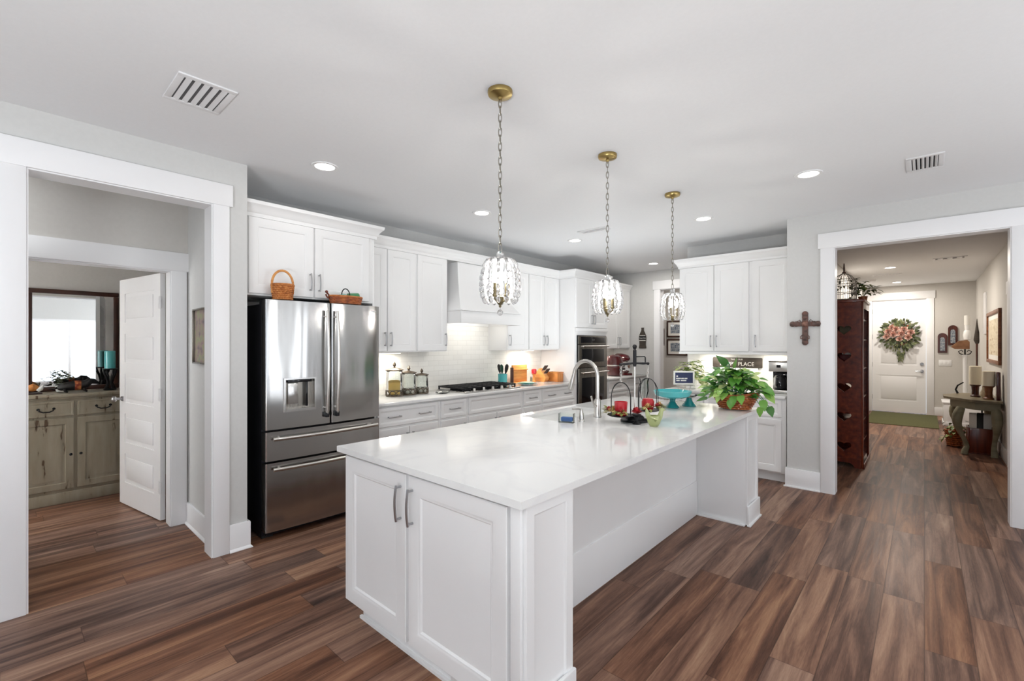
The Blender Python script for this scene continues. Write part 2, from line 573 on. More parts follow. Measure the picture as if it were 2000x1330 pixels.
    def leaf(s, base, d, nrm, L, W, fold=0.25, droop=0.3, heart=True):
        d = Vector(d).normalized()
        nrm = Vector(nrm)
        nrm = (nrm - d * nrm.dot(d))
        if nrm.length < 1e-3:
            nrm = d.orthogonal()
        nrm.normalize()
        sd = d.cross(nrm)
        base = Vector(base)
        shape = ((0.0, 0.12), (0.1, 0.36), (0.3, 0.5), (0.55, 0.42), (0.8, 0.2), (1.0, 0.01)) if heart else ((0, .04), (.25, .35), (.5, .5), (.75, .35), (1, .01))
        mid, le, ri = [], [], []
        for t, w in shape:
            c = base + d * (L * t) - nrm * (droop * L * t * t)
            mid.append(s.bm.verts.new(c))
            bk = -d * (0.08 * L if (heart and t == 0.1) else 0)
            le.append(s.bm.verts.new(c + sd * W * w + nrm * fold * W * w + bk))
            ri.append(s.bm.verts.new(c - sd * W * w + nrm * fold * W * w + bk))
        for i in range(len(shape) - 1):
            s.bm.faces.new((mid[i], mid[i + 1], le[i + 1], le[i]))
            s.bm.faces.new((mid[i], ri[i], ri[i + 1], mid[i + 1]))
        return s

    def build(s, name, m, parent=None, smooth=35, loc=None):
        bmesh.ops.recalc_face_normals(s.bm, faces=s.bm.faces[:])
        me = bpy.data.meshes.new(name)
        s.bm.to_mesh(me)
        s.bm.free()
        me.materials.append(M[m] if isinstance(m, str) else m)
        if smooth:
            me.polygons.foreach_set('use_smooth', [True] * len(me.polygons))
            me.set_sharp_from_angle(angle=R(smooth))
        o = bpy.data.objects.new(name, me)
        col.objects.link(o)
        if parent:
            o.parent = parent
        if loc:
            o.location = loc
        return o


def thing(name, label, cat, loc=(0, 0, 0), rz=0.0, group=None):
    o = bpy.data.objects.new(name, None)
    o.empty_display_size = 0.05
    o.location = loc
    o.rotation_euler = (0, 0, rz)
    col.objects.link(o)
    return tag(o, label, cat, group)


def tag(o, label, cat, group=None, kind=None):
    o['label'] = label
    o['category'] = cat
    if group:
        o['group'] = group
    if kind:
        o['kind'] = kind
    return o


def lab(o, label):
    o['label'] = label
    return o


def struct(name, mb, m, parent=None, smooth=35):
    o = mb.build(name, m, parent, smooth)
    if not parent:
        o['kind'] = 'structure'
    return o


def copy_tree(o, parent=None):
    c = o.copy()
    col.objects.link(c)
    if parent:
        c.parent = parent
    for ch in list(o.children):
        copy_tree(ch, c)
    return c


def text(name, body, size, m, parent, loc, rot=(R(90), 0, 0), ext=0.001, align='CENTER'):
    cu = bpy.data.curves.new(name, 'FONT')
    cu.body = body
    cu.size = size
    cu.extrude = ext
    cu.align_x = align
    cu.align_y = 'CENTER'
    cu.materials.append(M[m])
    o = bpy.data.objects.new(name, cu)
    col.objects.link(o)
    me = bpy.data.meshes.new_from_object(o.evaluated_get(bpy.context.evaluated_depsgraph_get()))
    bpy.data.objects.remove(o)
    o = bpy.data.objects.new(name, me)
    o.location = loc
    o.rotation_euler = rot
    col.objects.link(o)
    o.parent = parent
    return o


# ------------------------------------------------------------------ the shell
H = 2.743
XL, YC = -3.62, 5.40          # left wall face, cross wall face
XK, YF = -4.33, 7.66          # kitchen back wall face, far wall face
XH0, XH1, YD = -0.99, 0.75, 12.72
HH = 2.69                     # hall ceiling


def wall(name, axis, p0, p1, a0, a1, z1, openings=(), m='wall_paint'):
    """axis 'x': the wall's faces are X=p0 and X=p1 and it runs along Y from a0 to a1"""
    mb = MB()
    cuts = sorted({a0, a1, *[o[0] for o in openings], *[o[1] for o in openings]})
    for b0, b1 in zip(cuts, cuts[1:]):
        mid = (b0 + b1) / 2
        spans = [(0, z1)]
        for o in openings:
            if o[0] < mid < o[1]:
                spans = [(0, o[2]), (o[3], z1)]
        for q0, q1 in spans:
            if q1 - q0 > 1e-4:
                if axis == 'x':
                    mb.box(p0, p1, b0, b1, q0, q1)
                else:
                    mb.box(b0, b1, p0, p1, q0, q1)
    bmesh.ops.remove_doubles(mb.bm, verts=mb.bm.verts[:], dist=1e-5)
    return struct(name, mb, m)


fl = struct('floor', MB().box(-6.5, 4.4, -5.2, 13.0, -0.1, 0.0), 'plank_floor', smooth=0)
struct('ceiling', MB().box(-6.5, 4.4, -5.2, 5.53, H, H + 0.1).box(-6.5, XH0 - 0.06, 5.53, 9.35, H, H + 0.1), 'ceiling_paint', smooth=0)
struct('ceiling', MB().box(XH0 - 0.06, 0.9, 5.53, 13.0, HH, H + 0.1), 'ceiling_paint', smooth=0)
OP0, OP1, OPZ = 0.085, 0.967, 2.42
wall('wall_left', 'x', -3.75, XL, -5.1, 1.18, H, [(OP0, OP1, 0, OPZ)])
wall('wall_vestibule', 'y', 1.02, 1.18, -4.61, -3.75, H)
ID0, ID1, IDZ = 0.03, 0.91, 2.05
wall('wall_inner', 'x', -4.61, -4.49, -2.0, 1.02, H, [(ID0, ID1, 0, IDZ)], 'hall_paint')
wall('wall_vestibule_end', 'y', -1.2, -1.08, -4.49, -3.75, H)
wall('wall_study', 'x', -6.44, -6.32, -2.0, 2.0, H, (), 'hall_paint')
wall('wall_study_side', 'y', 1.9, 2.02, -6.32, -4.45, H, (), 'hall_paint')
wall('wall_study_end', 'y', -2.1, -1.98, -6.32, -4.61, H, (), 'hall_paint')
wall('wall_kitchen', 'x', -4.45, XK, 1.18, YF, H)
DW0, DW1, DWZ = -3.425, -2.50, 2.41
wall('wall_far', 'y', YF, YF + 0.12, -4.45, -1.05, H, [(DW0, DW1, 0, DWZ)])
wall('wall_pantry', 'y', 9.2, 9.32, -4.12, -1.05, H, (), 'hall_paint')
wall('wall_pantry_side', 'x', -4.12, -4.0, YF + 0.12, 9.2, H, (), 'hall_paint')
wall('wall_stub', 'y', 6.09, 6.21, -2.34, -1.06, H)
HO0, HO1, HOZ = -0.655, 0.522, 2.40
wall('wall_cross', 'y', YC, YC + 0.13, -1.05, 4.3, H, [(HO0, HO1, 0, HOZ)])
wall('wall_hall_left', 'x', -1.06, XH0, YC + 0.13, YD, H, (), 'hall_paint')
wall('wall_hall_right', 'x', XH1, XH1 + 0.12, YC + 0.13, YD, H, (), 'hall_paint')
FD0, FD1, FDZ = -0.862, 0.042, 2.40
wall('wall_front', 'y', YD, YD + 0.14, -1.06, XH1 + 0.12, H, [(FD0, FD1, 0, FDZ)], 'hall_paint')
wall('wall_back', 'y', -5.1, -5.0, -3.62, 4.3, H, [(-2.85, -1.15, 0.45, 2.45), (-0.25, 1.45, 0.45, 2.45), (2.25, 3.75, 0.45, 2.45)])
wall('wall_right', 'x', 4.2, 4.3, -5.0, 5.4, H, [(-3.5, -1.7, 0.45, 2.45), (0.3, 2.1, 0.45, 2.1), (2.7, 3.3, .22, 2.38), (4.15, 4.75, .22, 2.38)])


def window(name, axis, p, a0, a1, z0=0.45, z1=2.45):
    mb = MB()
    w, t = 0.05, 0.05
    def bx(u0, u1, q0, q1):
        if axis == 'y':
            mb.box(u0, u1, p, p + t, q0, q1)
        else:
            mb.box(p, p + t, u0, u1, q0, q1)
    bx(a0, a0 + w, z0, z1); bx(a1 - w, a1, z0, z1); bx(a0 + w, a1 - w, z0, z0 + w); bx(a0 + w, a1 - w, z1 - w, z1)
    bx((a0 + a1) / 2 - .025, (a0 + a1) / 2 + .025, z0 + w, z1 - w)
    struct(name, mb, 'trim_white')


window('window_1', 'y', -5.03, -2.85, -1.15)
window('window_2', 'y', -5.03, -0.25, 1.45)
window('window_3', 'y', -5.03, 2.25, 3.75)
window('window_4', 'x', 4.2, -3.5, -1.7)
window('window_5', 'x', 4.2, 0.3, 2.1, .45, 2.1)
window('window_7', 'x', 4.2, 2.7, 3.3, .22, 2.38)
window('window_8', 'x', 4.2, 4.15, 4.75, .22, 2.38)
window('window_6', 'y', -1.97, -6.0, -5.0, .7, 2.3)

# backsplash
struct('trim_backsplash', MB().box(XK, XK + 0.008, 2.27, 5.47, 0.915, 1.70).box(XK, XK + .008, 6.37, YF, .915, 1.4), 'subway_tile', smooth=0)
struct('trim_backsplash', MB().box(-2.33, -1.05, 6.082, 6.09, 0.915, 1.4), 'subway_tile', smooth=0)

# cased openings -----------------------------------------------------
T = 0.02
def casing(name, axis, face, sgn, a0, a1, ztop, w=0.095, hh=0.145, over=0.02, left=True, right=True, jamb=None):
    """flat casing round an opening on a wall face, growing towards sgn; jamb=(from,to) lines the opening"""
    mb = MB()
    def bx(u0, u1, q0, q1, t=T, b=0.002, f0=None):
        f = face if f0 is None else f0
        g = f + sgn * t
        if axis == 'x':
            mb.box(f, g, u0, u1, q0, q1, b)
        else:
            mb.box(u0, u1, f, g, q0, q1, b)
    if left:
        bx(a0 - w, a0 + .004, 0, ztop)
    if right:
        bx(a1 - .004, a1 + w, 0, ztop)
    bx(a0 - w - over, a1 + w + over, ztop - .004, ztop + hh, T + 0.006)
    if jamb:
        j0, j1 = jamb
        for u0, u1, q0, q1 in ((a0, a0 + .012, 0, ztop), (a1 - .012, a1, 0, ztop), (a0 + .012, a1 - .012, ztop - .012, ztop)):
            if axis == 'x':
                mb.box(j0, j1, u0, u1, q0, q1)
            else:
                mb.box(u0, u1, j0, j1, q0, q1)
    struct(name, mb, 'trim_white')


casing('trim_left_opening', 'x', XL, 1, OP0, OP1, OPZ, jamb=(-3.77, XL + .01))
casing('trim_inner_door', 'x', -4.49, 1, ID0, ID1, IDZ, w=0.1, jamb=(-4.61, -4.48))
casing('trim_hall_opening', 'y', YC, -1, HO0, HO1, HOZ, w=0.105, hh=0.14, jamb=(YC - .01, YC + .14))
casing('trim_far_doorway', 'y', YF, -1, DW0, DW1, DWZ, w=0.1, jamb=(YF - .01, YF + .13))
casing('trim_front_door', 'y', YD, -1, FD0, FD1, FDZ, w=0.105, hh=0.15, jamb=(YD - .01, YD + .14))


def base(name, path, h=0.17):
    struct(name, MB().sweep(path, [(0, 0), (0.028, 0), (0.028, 0.006), (0.016, 0.02), (0.016, h - .008), (0.012, h), (0, h)]), 'trim_white')


base('baseboard_left', [(XL, OP1 + .096), (XL, 1.182), (-3.70, 1.182)], 0.19)
base('baseboard_left', [(XL, -4.98), (XL, OP0 - .096)], 0.19)
base('baseboard_vestibule', [(-4.488, 1.02), (-3.775, 1.02)], 0.17)
struct('baseboard_cross', MB().box(-1.066, HO0 - .106, YC - .016, YC, 0, .19, .003).box(-1.078, HO0 - .106, YC - .028, YC, 0, .012).box(-1.066, -1.05, YC, YC + .04, 0, .19), 'trim_white')
struct('baseboard_cross', MB().box(HO1 + .106, 4.2, YC - .016, YC, 0, .19, .003), 'trim_white')
struct('baseboard_hall', MB().box(XH1 - .016, XH1, YC + .14, YD, 0, .17, .003).box(XH0, XH0 + .016, YC + .14, YD, 0, .17, .003), 'trim_white')
struct('baseboard_front', MB().box(FD1 + .107, XH1 - .018, YD - .016, YD, 0, .17, .003), 'trim_white')
struct('baseboard_far', MB().box(-3.8, DW0 - .102, YF - .016, YF, 0, .17, .003), 'trim_white')
struct('baseboard_pantry', MB().box(-3.98, -1.1, 9.184, 9.2, 0, .17, .003), 'trim_white')
# casings of two more openings along the hall's right wall
struct('trim_hall_right', MB().box(XH1 - .02, XH1, 7.9, 8.0, 0, 2.05, .002).box(XH1 - .024, XH1, 5.6, 8.04, 2.05, 2.2, .002), 'trim_white')
struct('trim_hall_right', MB().box(XH1 - .02, XH1, 10.62, 10.98, 1.62, 2.3, .002), 'trim_white')

# ------------------------------------------------------------------ doors of the house
def panel_door(name, label_parts, w, h, t, panels, hinge_side, mname='trim_white'):
    """local: x 0..w, y 0..t, panels on both faces"""
    root = bpy.data.objects.new(name, None)
    root.empty_display_size = 0.05
    col.objects.link(root)
    root['kind'] = 'structure'
    mb = MB()
    mb.box(0, w, 0.006, t - 0.006, 0, h)
    for face in (0, 1):
        # stiles and rails as a raised grid
        y0, y1 = ((0, 0.006) if face == 0 else (t - 0.006, t))
        st = 0.115
        mb.box(0, st, y0, y1, 0, h); mb.box(w - st, w, y0, y1, 0, h)
        zs = [0] + [z for p in panels for z in p] + [h]
        for a, b in zip(zs[0::2], zs[1::2]):
            mb.box(st, w - st, y0, y1, a, b)
        for a, b in panels:
            ya, yb = ((0.001, 0.006) if face == 0 else (t - 0.006, t - 0.001))
            mb.box(st + .035, w - st - .035, ya, yb, a + .035, b - .035, 0.0024)
    mb.build('door_slab', mname, root)
    return root


# open study door, hinged on the right of the inner opening
d1 = panel_door('door_1', None, 0.85, 2.03, 0.036, [(0.20, 0.46), (0.56, 0.82), (0.92, 1.18), (1.28, 1.54), (1.64, 1.90)], 0)
ang = math.atan2(-0.147, -0.855)
d1.location = (-4.665, 0.905, 0.012)
d1.rotation_euler = (0, 0, ang)
d1['label'] = 'white five panel interior door standing open into the study'
mb = MB().cyl((.79, -.05, .95), (.79, .086, .95), .011)
mb.sphere((.79, -.06, .95), .027, 14, 1, .8, 1).sphere((.79, .096, .95), .027, 14, 1, .8, 1)
mb.box(.77, .81, -.006, .042, .93, .97)
mb.build('knob', 'pull_metal', d1)
for z in (.27, 1.03, 1.79):
    MB().box(-.012, .03, .034, .040, z - .05, z + .05, .002).cyl((-.012, .04, z - .05), (-.012, .04, z + .05), .008, n=10).build('hinge', 'vent_white', d1)

# front door in the hall, closed
d2 = panel_door('door_2', None, FD1 - FD0 - .03, FDZ - .02, 0.045, [(0.24, 0.78), (1.0, 2.24)], 0)
d2.location = (FD0 + .015, YD + .02, .012)
d2['label'] = 'white two panel front door at the end of the hall'
for z, nm in ((1.03, 'deadbolt'), (.88, 'handle')):
    mb = MB().cyl((.81, -.02, z), (.81, .0, z), .03 if nm == 'deadbolt' else .03, n=18)
    if nm == 'handle':
        mb.cyl((.81, -.05, z), (.81, -.02, z), .012, n=12).tube([(.81, -.05, z), (.76, -.052, z), (.71, -.05, z - .003)], .01, 10)
    mb.build(nm, 'pull_metal', d2)
for z in (.3, 1.0, 1.6, 2.15):
    MB().cyl((-.006, -.004, z - .05), (-.006, -.004, z + .05), .009, n=10).build('hinge', 'pull_metal', d2)

# ------------------------------------------------------------------ ceiling lamps and vents
lx = [(-3.22, 1.56, 'first from the left wall, over the fridge'), (-3.22, 3.14, 'in front of the range hood'), (-3.22, 4.75, 'in front of the wall ovens side'),
      (-3.22, 6.96, 'farthest back, before the doorway'), (-1.68, 4.80, 'between the last pendant and the right cabinets'), (-0.65, 4.07, 'close to the hall opening, right of the pendants')]
first = None
def recessed(x, y, z, label, energy, color, group='recessed ceiling lights'):
    global first
    if first is None:
        t = thing('recessed_light', label, 'ceiling light', (x, y, z), 0, group)
        MB().lathe([(.066, -.001), (.068, -.006), (.09, -.007), (.092, -.001), (.092, 0.0), (.066, 0.0)], n=32, cap=False).build('trim_ring', 'plain_white', t)
        MB().lathe([(.001, -.003), (.066, -.003), (.066, -.001), (.001, -.001)], n=28).build('lens', 'lamp_lens', t)
        first = t
    else:
        t = copy_tree(first)
        t.location = (x, y, z)
        t['label'] = label
        t['group'] = group
    lamp('downlight', 'AREA', (x, y, z - .012), (0, 0, 0), energy, color, .12, shape='DISK')
    return t


for x, y, s in lx:
    recessed(x, y, H, 'white recessed downlight in the kitchen ceiling, ' + s, 9 if y > 6 else (1.3 if y < 2 else 2.2), (1, .96, .9))
recessed(-.41, 9.57, HH, 'recessed downlight in the hall ceiling, nearer of the two', 34, (1, .92, .82), 'hall downlights')
recessed(-.41, 11.95, HH, 'recessed downlight in the hall ceiling just before the front door', 22, (1, .92, .82), 'hall downlights')


def vent(name, label, cx, cy, z, w, d, slats, back='dark_gap'):
    """w across the slats (x), d along them (y)"""
    t = thing(name, label, 'vent', (cx, cy, z))
    f = .03
    mb = MB()
    mb.box(-w / 2, w / 2, -d / 2, -d / 2 + f, -.008, 0, .002).box(-w / 2, w / 2, d / 2 - f, d / 2, -.008, 0, .002)
    mb.box(-w / 2, -w / 2 + f, -d / 2 + f, d / 2 - f, -.008, 0, .002).box(w / 2 - f, w / 2, -d / 2 + f, d / 2 - f, -.008, 0, .002)
    mb.build('frame', 'vent_white', t)
    MB().box(-w / 2 + f, w / 2 - f, -d / 2 + f, d / 2 - f, -.0015, 0).build('backing', back, t)
    for i in range(slats):
        x = -w / 2 + f + (w - 2 * f) * (i + .5) / slats
        p = (w - 2 * f) / slats * .55
        mb = MB()
        mb.ring_loft([[(x - p / 2, y, -.002), (x + p / 2, y, -.010), (x + p / 2 + .002, y, -.008), (x - p / 2 + .002, y, -.0005)] for y in (-d / 2 + f, d / 2 - f)])
        mb.build('slat', 'vent_white', t)
    return t


vent('air_vent', 'square white louvred ceiling vent over the left doorway', -2.765, .680, H, .25, .33, 5, 'vent_back').rotation_euler = (0, 0, R(90))
vent('air_vent', 'small white louvred ceiling vent by the hall opening', .003, 4.36, H, .20, .34, 6)
vent('air_vent', 'long ceiling vent between the second and third pendants', -2.77, 4.46, H, .36, .14, 8, 'vent_white')
vent('air_vent', 'dark slotted ceiling vent in the hall', .27, 9.06, HH, .36, .16, 3)
vent('air_vent', 'flat pale ceiling vent between the two hall downlights', -.50, 10.5, HH, .42, .14, 8, 'vent_white')
tag(MB().lathe([(.001, -.035), (.05, -.032), (.062, -.012), (.065, 0), (.001, 0)], (-.75, 11.2, HH), 20).build('smoke_detector', 'plain_white'), 'round white smoke detector on the hall ceiling', 'smoke detector')

# ------------------------------------------------------------------ cabinetry
DOOR_STEPS = [(0.0, 0.003), (0.003, 0.0), (0.052, 0.0), (0.058, 0.004), (0.066, 0.0045), (0.072, 0.010)]
DRAW_STEPS = [(0.0, 0.003), (0.003, 0.0), (0.030, 0.0), (0.035, 0.004), (0.040, 0.0045), (0.044, 0.008)]


def pull(parent, x, z, L, yf, vertical=True, name='handle'):
    """bowed bar pull standing off a front that faces -y at y=yf"""
    mb = MB()
    pts = []
    for k in range(9):
        s = k / 8 * 2 - 1
        out = yf - .026 - .008 * (1 - s * s)
        pts.append((x, out, z + s * L / 2) if vertical else (x + s * L / 2, out, z))
    mb.tube(pts, .0058, 8)
    for s in (-1, 1):
        q = s * L * .44
        a = (x, yf, z + q) if vertical else (x + q, yf, z)
        b = (x, yf - .029, z + q) if vertical else (x + q, yf - .029, z)
        mb.cyl(a, b, .0055, n=8)
    return mb.build(name, 'pull_metal', parent)


def front(parent, kind, x0, x1, z0, z1, yf, handle=None, thick=.02):
    steps = DOOR_STEPS if kind == 'door' else DRAW_STEPS
    if kind == 'slab':
        steps = [(0, .003), (.003, 0)]
    o = MB().nest(x0, x1, z0, z1, yf, steps, yf + thick).build('door' if kind == 'door' else 'drawer', 'cabinet_white', parent)
    L = .14
    if handle == 'L':
        pull(o, x0 + .03, z1 - .05 - L / 2, L, yf)
    elif handle == 'R':
        pull(o, x1 - .03, z1 - .05 - L / 2, L, yf)
    elif handle == 'lL':
        pull(o, x0 + .03, z0 + .05 + L / 2, L, yf)
    elif handle == 'lR':
        pull(o, x1 - .03, z0 + .05 + L / 2, L, yf)
    elif handle == 'C':
        pull(o, (x0 + x1) / 2, (z0 + z1) / 2, L, yf, False)
    elif handle == 'CC':
        pull(o, x0 + (x1 - x0) * .25, (z0 + z1) / 2, L, yf, False)
        pull(o, x0 + (x1 - x0) * .75, (z0 + z1) / 2, L, yf, False)
    return o


def cab_box(root, w, d, z0, z1, toe=0.0, bottom_lip=0.0):
    mb = MB()
    mb.box(0, w, -d, 0, z0 + toe, z1, .001)
    mb.build('cabinet_body', 'cabinet_white', root)
    if toe:
        MB().box(0, w, -d + .065, -.01, z0, z0 + toe).build('toe_kick', 'cabinet_white', root)


def base_cab(label, loc, rz, w, d, fronts, group='base cabinets under the kitchen counter', name='base_cabinet', h=.885):
    t = thing(name, label, 'cabinet', loc, rz, group)
    cab_box(t, w, d, 0, h, .1)
    for f in fronts:
        front(t, *f[:5], -d - .02, *f[5:])
    return t


RZL = R(90)
DB = .61          # depth of base carcass; door fronts land at X = -3.70
def lbase(label, y0, y1, fronts):
    return base_cab(label, (XK + .003, y0, 0), RZL, y1 - y0, DB, fronts)


w = .735
lbase('white base cabinet right beside the fridge, two pulls on its wide drawer', 2.268, 3.005,
      [('drawer', .015, w - .02, .69, .868, 'CC'), ('door', .015, w / 2 - .004, .115, .665, 'R'), ('door', w / 2 + .004, w - .02, .115, .665, 'L')])
w = .385
lbase('narrow white base cabinet left of the cooktop, single drawer pull', 3.006, 3.392,
      [('drawer', .02, w - .02, .69, .868, 'C'), ('door', .02, w - .02, .115, .665, 'R')])
w = .922
lbase('wide white base cabinet under the cooktop, drawer front without pulls', 3.393, 4.316,
      [('drawer', .02, w - .02, .69, .868), ('door', .02, w / 2 - .004, .115, .665, 'R'), ('door', w / 2 + .004, w - .02, .115, .665, 'L')])
w = .375
lbase('narrow white base cabinet right of the cooktop, door pull on its left edge', 4.317, 4.693,
      [('drawer', .02, w - .02, .69, .868, 'C'), ('door', .02, w - .02, .115, .665, 'L')])
w = .77
lbase('white drawer base cabinet against the wall oven tower', 4.694, 5.468,
      [('drawer', .02, w - .02, .69, .868, 'CC'), ('drawer', .02, w - .02, .41, .665, 'CC'), ('drawer', .02, w - .02, .115, .385, 'CC')])
w = 1.27
lbase('white base cabinet in the far corner under the dark red mixer', 6.374, 7.648,
      [('drawer', .02, .62, .69, .868, 'C'), ('drawer', .64, w - .02, .69, .868, 'C'), ('drawer', .02, .62, .41, .665, 'C'), ('drawer', .64, w - .02, .41, .665, 'C'),
       ('drawer', .02, .62, .115, .385, 'C'), ('drawer', .64, w - .02, .115, .385, 'C')])


def counter(name, label, x0, x1, y0, y1, z0=.886, z1=.915, hole=None):
    mb = MB()
    if not hole:
        mb.box(x0, x1, y0, y1, z0, z1, .004)
    else:
        hx0, hx1, hy0, hy1 = hole
        xs, ys = (x0, hx0, hx1, x1), (y0, hy0, hy1, y1)
        g = {}
        for k, z in enumerate((z0, z1)):
            for i, x in enumerate(xs):
                for j, y in enumerate(ys):
                    g[i, j, k] = mb.bm.verts.new((x, y, z))
        for i in range(3):
            for j in range(3):
                if (i, j) == (1, 1):
                    continue
                for k in (0, 1):
                    mb.bm.faces.new((g[i, j, k], g[i + 1, j, k], g[i + 1, j + 1, k], g[i, j + 1, k]))
        def side(a, b):
            mb.bm.faces.new((g[a + (0,)], g[b + (0,)], g[b + (1,)], g[a + (1,)]))
        for i in range(3):
            side((i, 0), (i + 1, 0)); side((i, 3), (i + 1, 3)); side((0, i), (0, i + 1)); side((3, i), (3, i + 1))
        side((1, 1), (2, 1)); side((1, 2), (2, 2)); side((1, 1), (1, 2)); side((2, 1), (2, 2))
    o = mb.build(name, 'quartz', None, smooth=0 if hole else 35)
    return tag(o, label, 'countertop')


counter('countertop', 'white quartz worktop along the range wall, holding the cooktop and glass jars', XK + .01, -3.675, 2.268, 5.468)
counter('countertop', 'short white worktop in the far corner under the dark red appliances', XK + .01, -3.675, 6.376, 7.65)


def upper(label, y0, y1, z0, z1, d, fronts, x=XK, group='upper cabinets on the range wall'):
    t = thing('upper_cabinet', label, 'cabinet', (x + .003, y0, 0), RZL, group)
    MB().box(0, y1 - y0, -d, 0, z0, z1, .001).build('cabinet_body', 'cabinet_white', t)
    for f in fronts:
        front(t, *f[:5], -d - .02, *f[5:])
    return t


UZ0, UZ1 = 1.375, 2.43
DU = .33
# above the fridge: deep cabinet, fronts at X=-3.70
upper('deep white two door cabinet right above the refrigerator', 1.186, 2.245, 1.825, UZ1, .61,
      [('door', .03, .512, 1.838, 2.405, 'lR'), ('door', .525, 1.015, 1.838, 2.405, 'lL')])
tag(MB().box(XK + .001, -3.722, 2.247, 2.266, 0, UZ1, .002).build('side_panel', 'cabinet_white'), 'tall white panel closing the right side of the refrigerator bay', 'side panel')
w = .655
upper('white upper cabinet pair over the glass jars, beside the fridge cabinet', 2.268, 2.925, UZ0, UZ1, DU,
      [('door', .01, .297, UZ0 + .012, 2.405, 'lR'), ('door', .305, w - .012, UZ0 + .012, 2.405, 'lL')])
w = .42
upper('single white upper cabinet left of the range hood', 2.926, 3.347, UZ0, UZ1, DU, [('door', .012, w - .008, UZ0 + .012, 2.405, 'lR')])
w = .43
upper('single white upper cabinet right of the range hood', 4.337, 4.768, UZ0, UZ1, DU, [('door', .008, w - .012, UZ0 + .012, 2.405, 'lL')])
w = .698
upper('white upper cabinet pair beside the oven tower, over the knife block', 4.769, 5.468, UZ0, UZ1, DU,
      [('door', .012, w / 2 - .004, UZ0 + .012, 2.405, 'lR'), ('door', w / 2 + .004, w - .012, UZ0 + .012, 2.405, 'lL')])
w = 1.27
upper('white upper cabinets in the far corner above the dark red mixer', 6.374, 7.65, UZ0, UZ1, DU,
      [('door', .012, .42, UZ0 + .012, 2.405, 'lR'), ('door', .43, .835, UZ0 + .012, 2.405, 'lR'), ('door', .845, w - .012, UZ0 + .012, 2.405, 'lL')])

# range hood: straight band, flared chimney cover
t = thing('range_hood', 'white wooden range hood with flared cover above the gas cooktop', 'range hood', (XK + .003, 3.349, 0), RZL)
W = .986
rings = []
for k in range(9):
    s = k / 8
    f = s ** 1.8                      # flare: wide at the bottom, narrow at the top
    ins = .165 * (1 - (1 - s) ** 2.2)
    y = -.56 + .235 * (1 - (1 - s) ** 2.0)
    z = 1.84 + (2.405 - 1.84) * s
    rings.append([(ins, y, z), (W - ins, y, z), (W - ins, -.004, z), (ins, -.004, z)])
MB().ring_loft(rings).build('hood_cover', 'cabinet_white', t, smooth=40)
MB().box(.0, W, -.575, -.553, 1.69, 1.825, .002).box(.0, .02, -.552, -.004, 1.69, 1.825).box(W - .02, W, -.552, -.004, 1.69, 1.825).box(.021, W - .021, -.026, -.004, 1.69, 1.825).build('hood_band', 'cabinet_white', t)
MB().box(.0, W, -.592, -.004, 1.826, 1.84, .003).build('hood_ledge', 'cabinet_white', t)
MB().box(.021, W - .021, -.552, -.027, 1.77, 1.79).build('hood_insert', 'stainless', t)

# wall oven tower
t = thing('oven_tower', 'tall white cabinet housing the built in wall ovens', 'cabinet', (XK + .003, 5.472, 0), RZL)
W = .90
MB().box(0, W, -.61, 0, .1, UZ1, .001).build('cabinet_body', 'cabinet_white', t)
MB().box(0, W, -.545, 0, 0, .1).build('toe_kick', 'cabinet_white', t)
front(t, 'door', .02, W / 2 - .004, 1.70, 2.405, -.63, 'lR')
front(t, 'door', W / 2 + .004, W - .02, 1.70, 2.405, -.63, 'lL')
front(t, 'drawer', .02, W - .02, .115, .42, -.63, 'CC')
MB().box(0, W, -.635, -.61, 1.645, 1.69, .003).build('rail', 'cabinet_white', t)
t = thing('wall_oven', 'grey steel microwave and oven combination built into the white tower', 'oven', (XK + .003, 5.472, 0), RZL)
x0, x1 = .05, .85
MB().box(x0, x1, -.622, -.612, .5, 1.585, .001).build('trim_frame', 'black_side', t)
o = MB().box(x0 + .012, x1 - .005, -.636, -.622, 1.455, 1.575, .003).build('control_panel', 'slate_steel', t)
MB().box(x0 + .07, x1 - .06, -.640, -.636, 1.475, 1.562, .001).build('display', 'black_gloss', o)
text('display_text', '10:24', .035, 'pull_metal', o, (.45, -.6405, 1.52), ext=.0002)


def oven_door(z0, z1, wz0, wz1, hz):
    o = MB().box(x0 + .012, x1 - .005, -.645, -.622, z0, z1, .004).build('oven_door', 'slate_steel', t)
    MB().box(x0 + .085, x1 - .10, -.648, -.645, wz0, wz1, .001).build('window', 'black_gloss', o)
    mb = MB().cyl((x0 + .05, -.695, hz), (x1 - .04, -.695, hz), .012, n=14)
    for q in (x0 + .08, x1 - .07):
        mb.cyl((q, -.695, hz), (q, -.645, hz), .009, n=10)
    mb.build('handle', 'nickel', o)


oven_door(1.115, 1.448, 1.19, 1.385, 1.425)
oven_door(.51, 1.105, .60, .965, 1.04)

# crown mouldings
CP = [(.002, UZ1 - .022), (.014, UZ1 - .022), (.016, UZ1 + .005), (.024, UZ1 + .012), (.03, UZ1 + .03), (.05, UZ1 + .055), (.062, UZ1 + .065), (.066, UZ1 + .09), (.002, UZ1 + .09)]
def crown(label, path):
    return tag(MB().sweep(path, CP).build('crown_molding', 'cabinet_white'), label, 'crown molding')


xf, xu = XK + .613, XK + .333
crown('white crown molding along the top of the fridge cabinet and the range wall uppers', [(xf, 1.184), (xf, 2.267), (xu, 2.267), (xu, 5.471), (xf, 5.471), (xf, 6.373), (xu, 6.373), (xu, 7.65)])

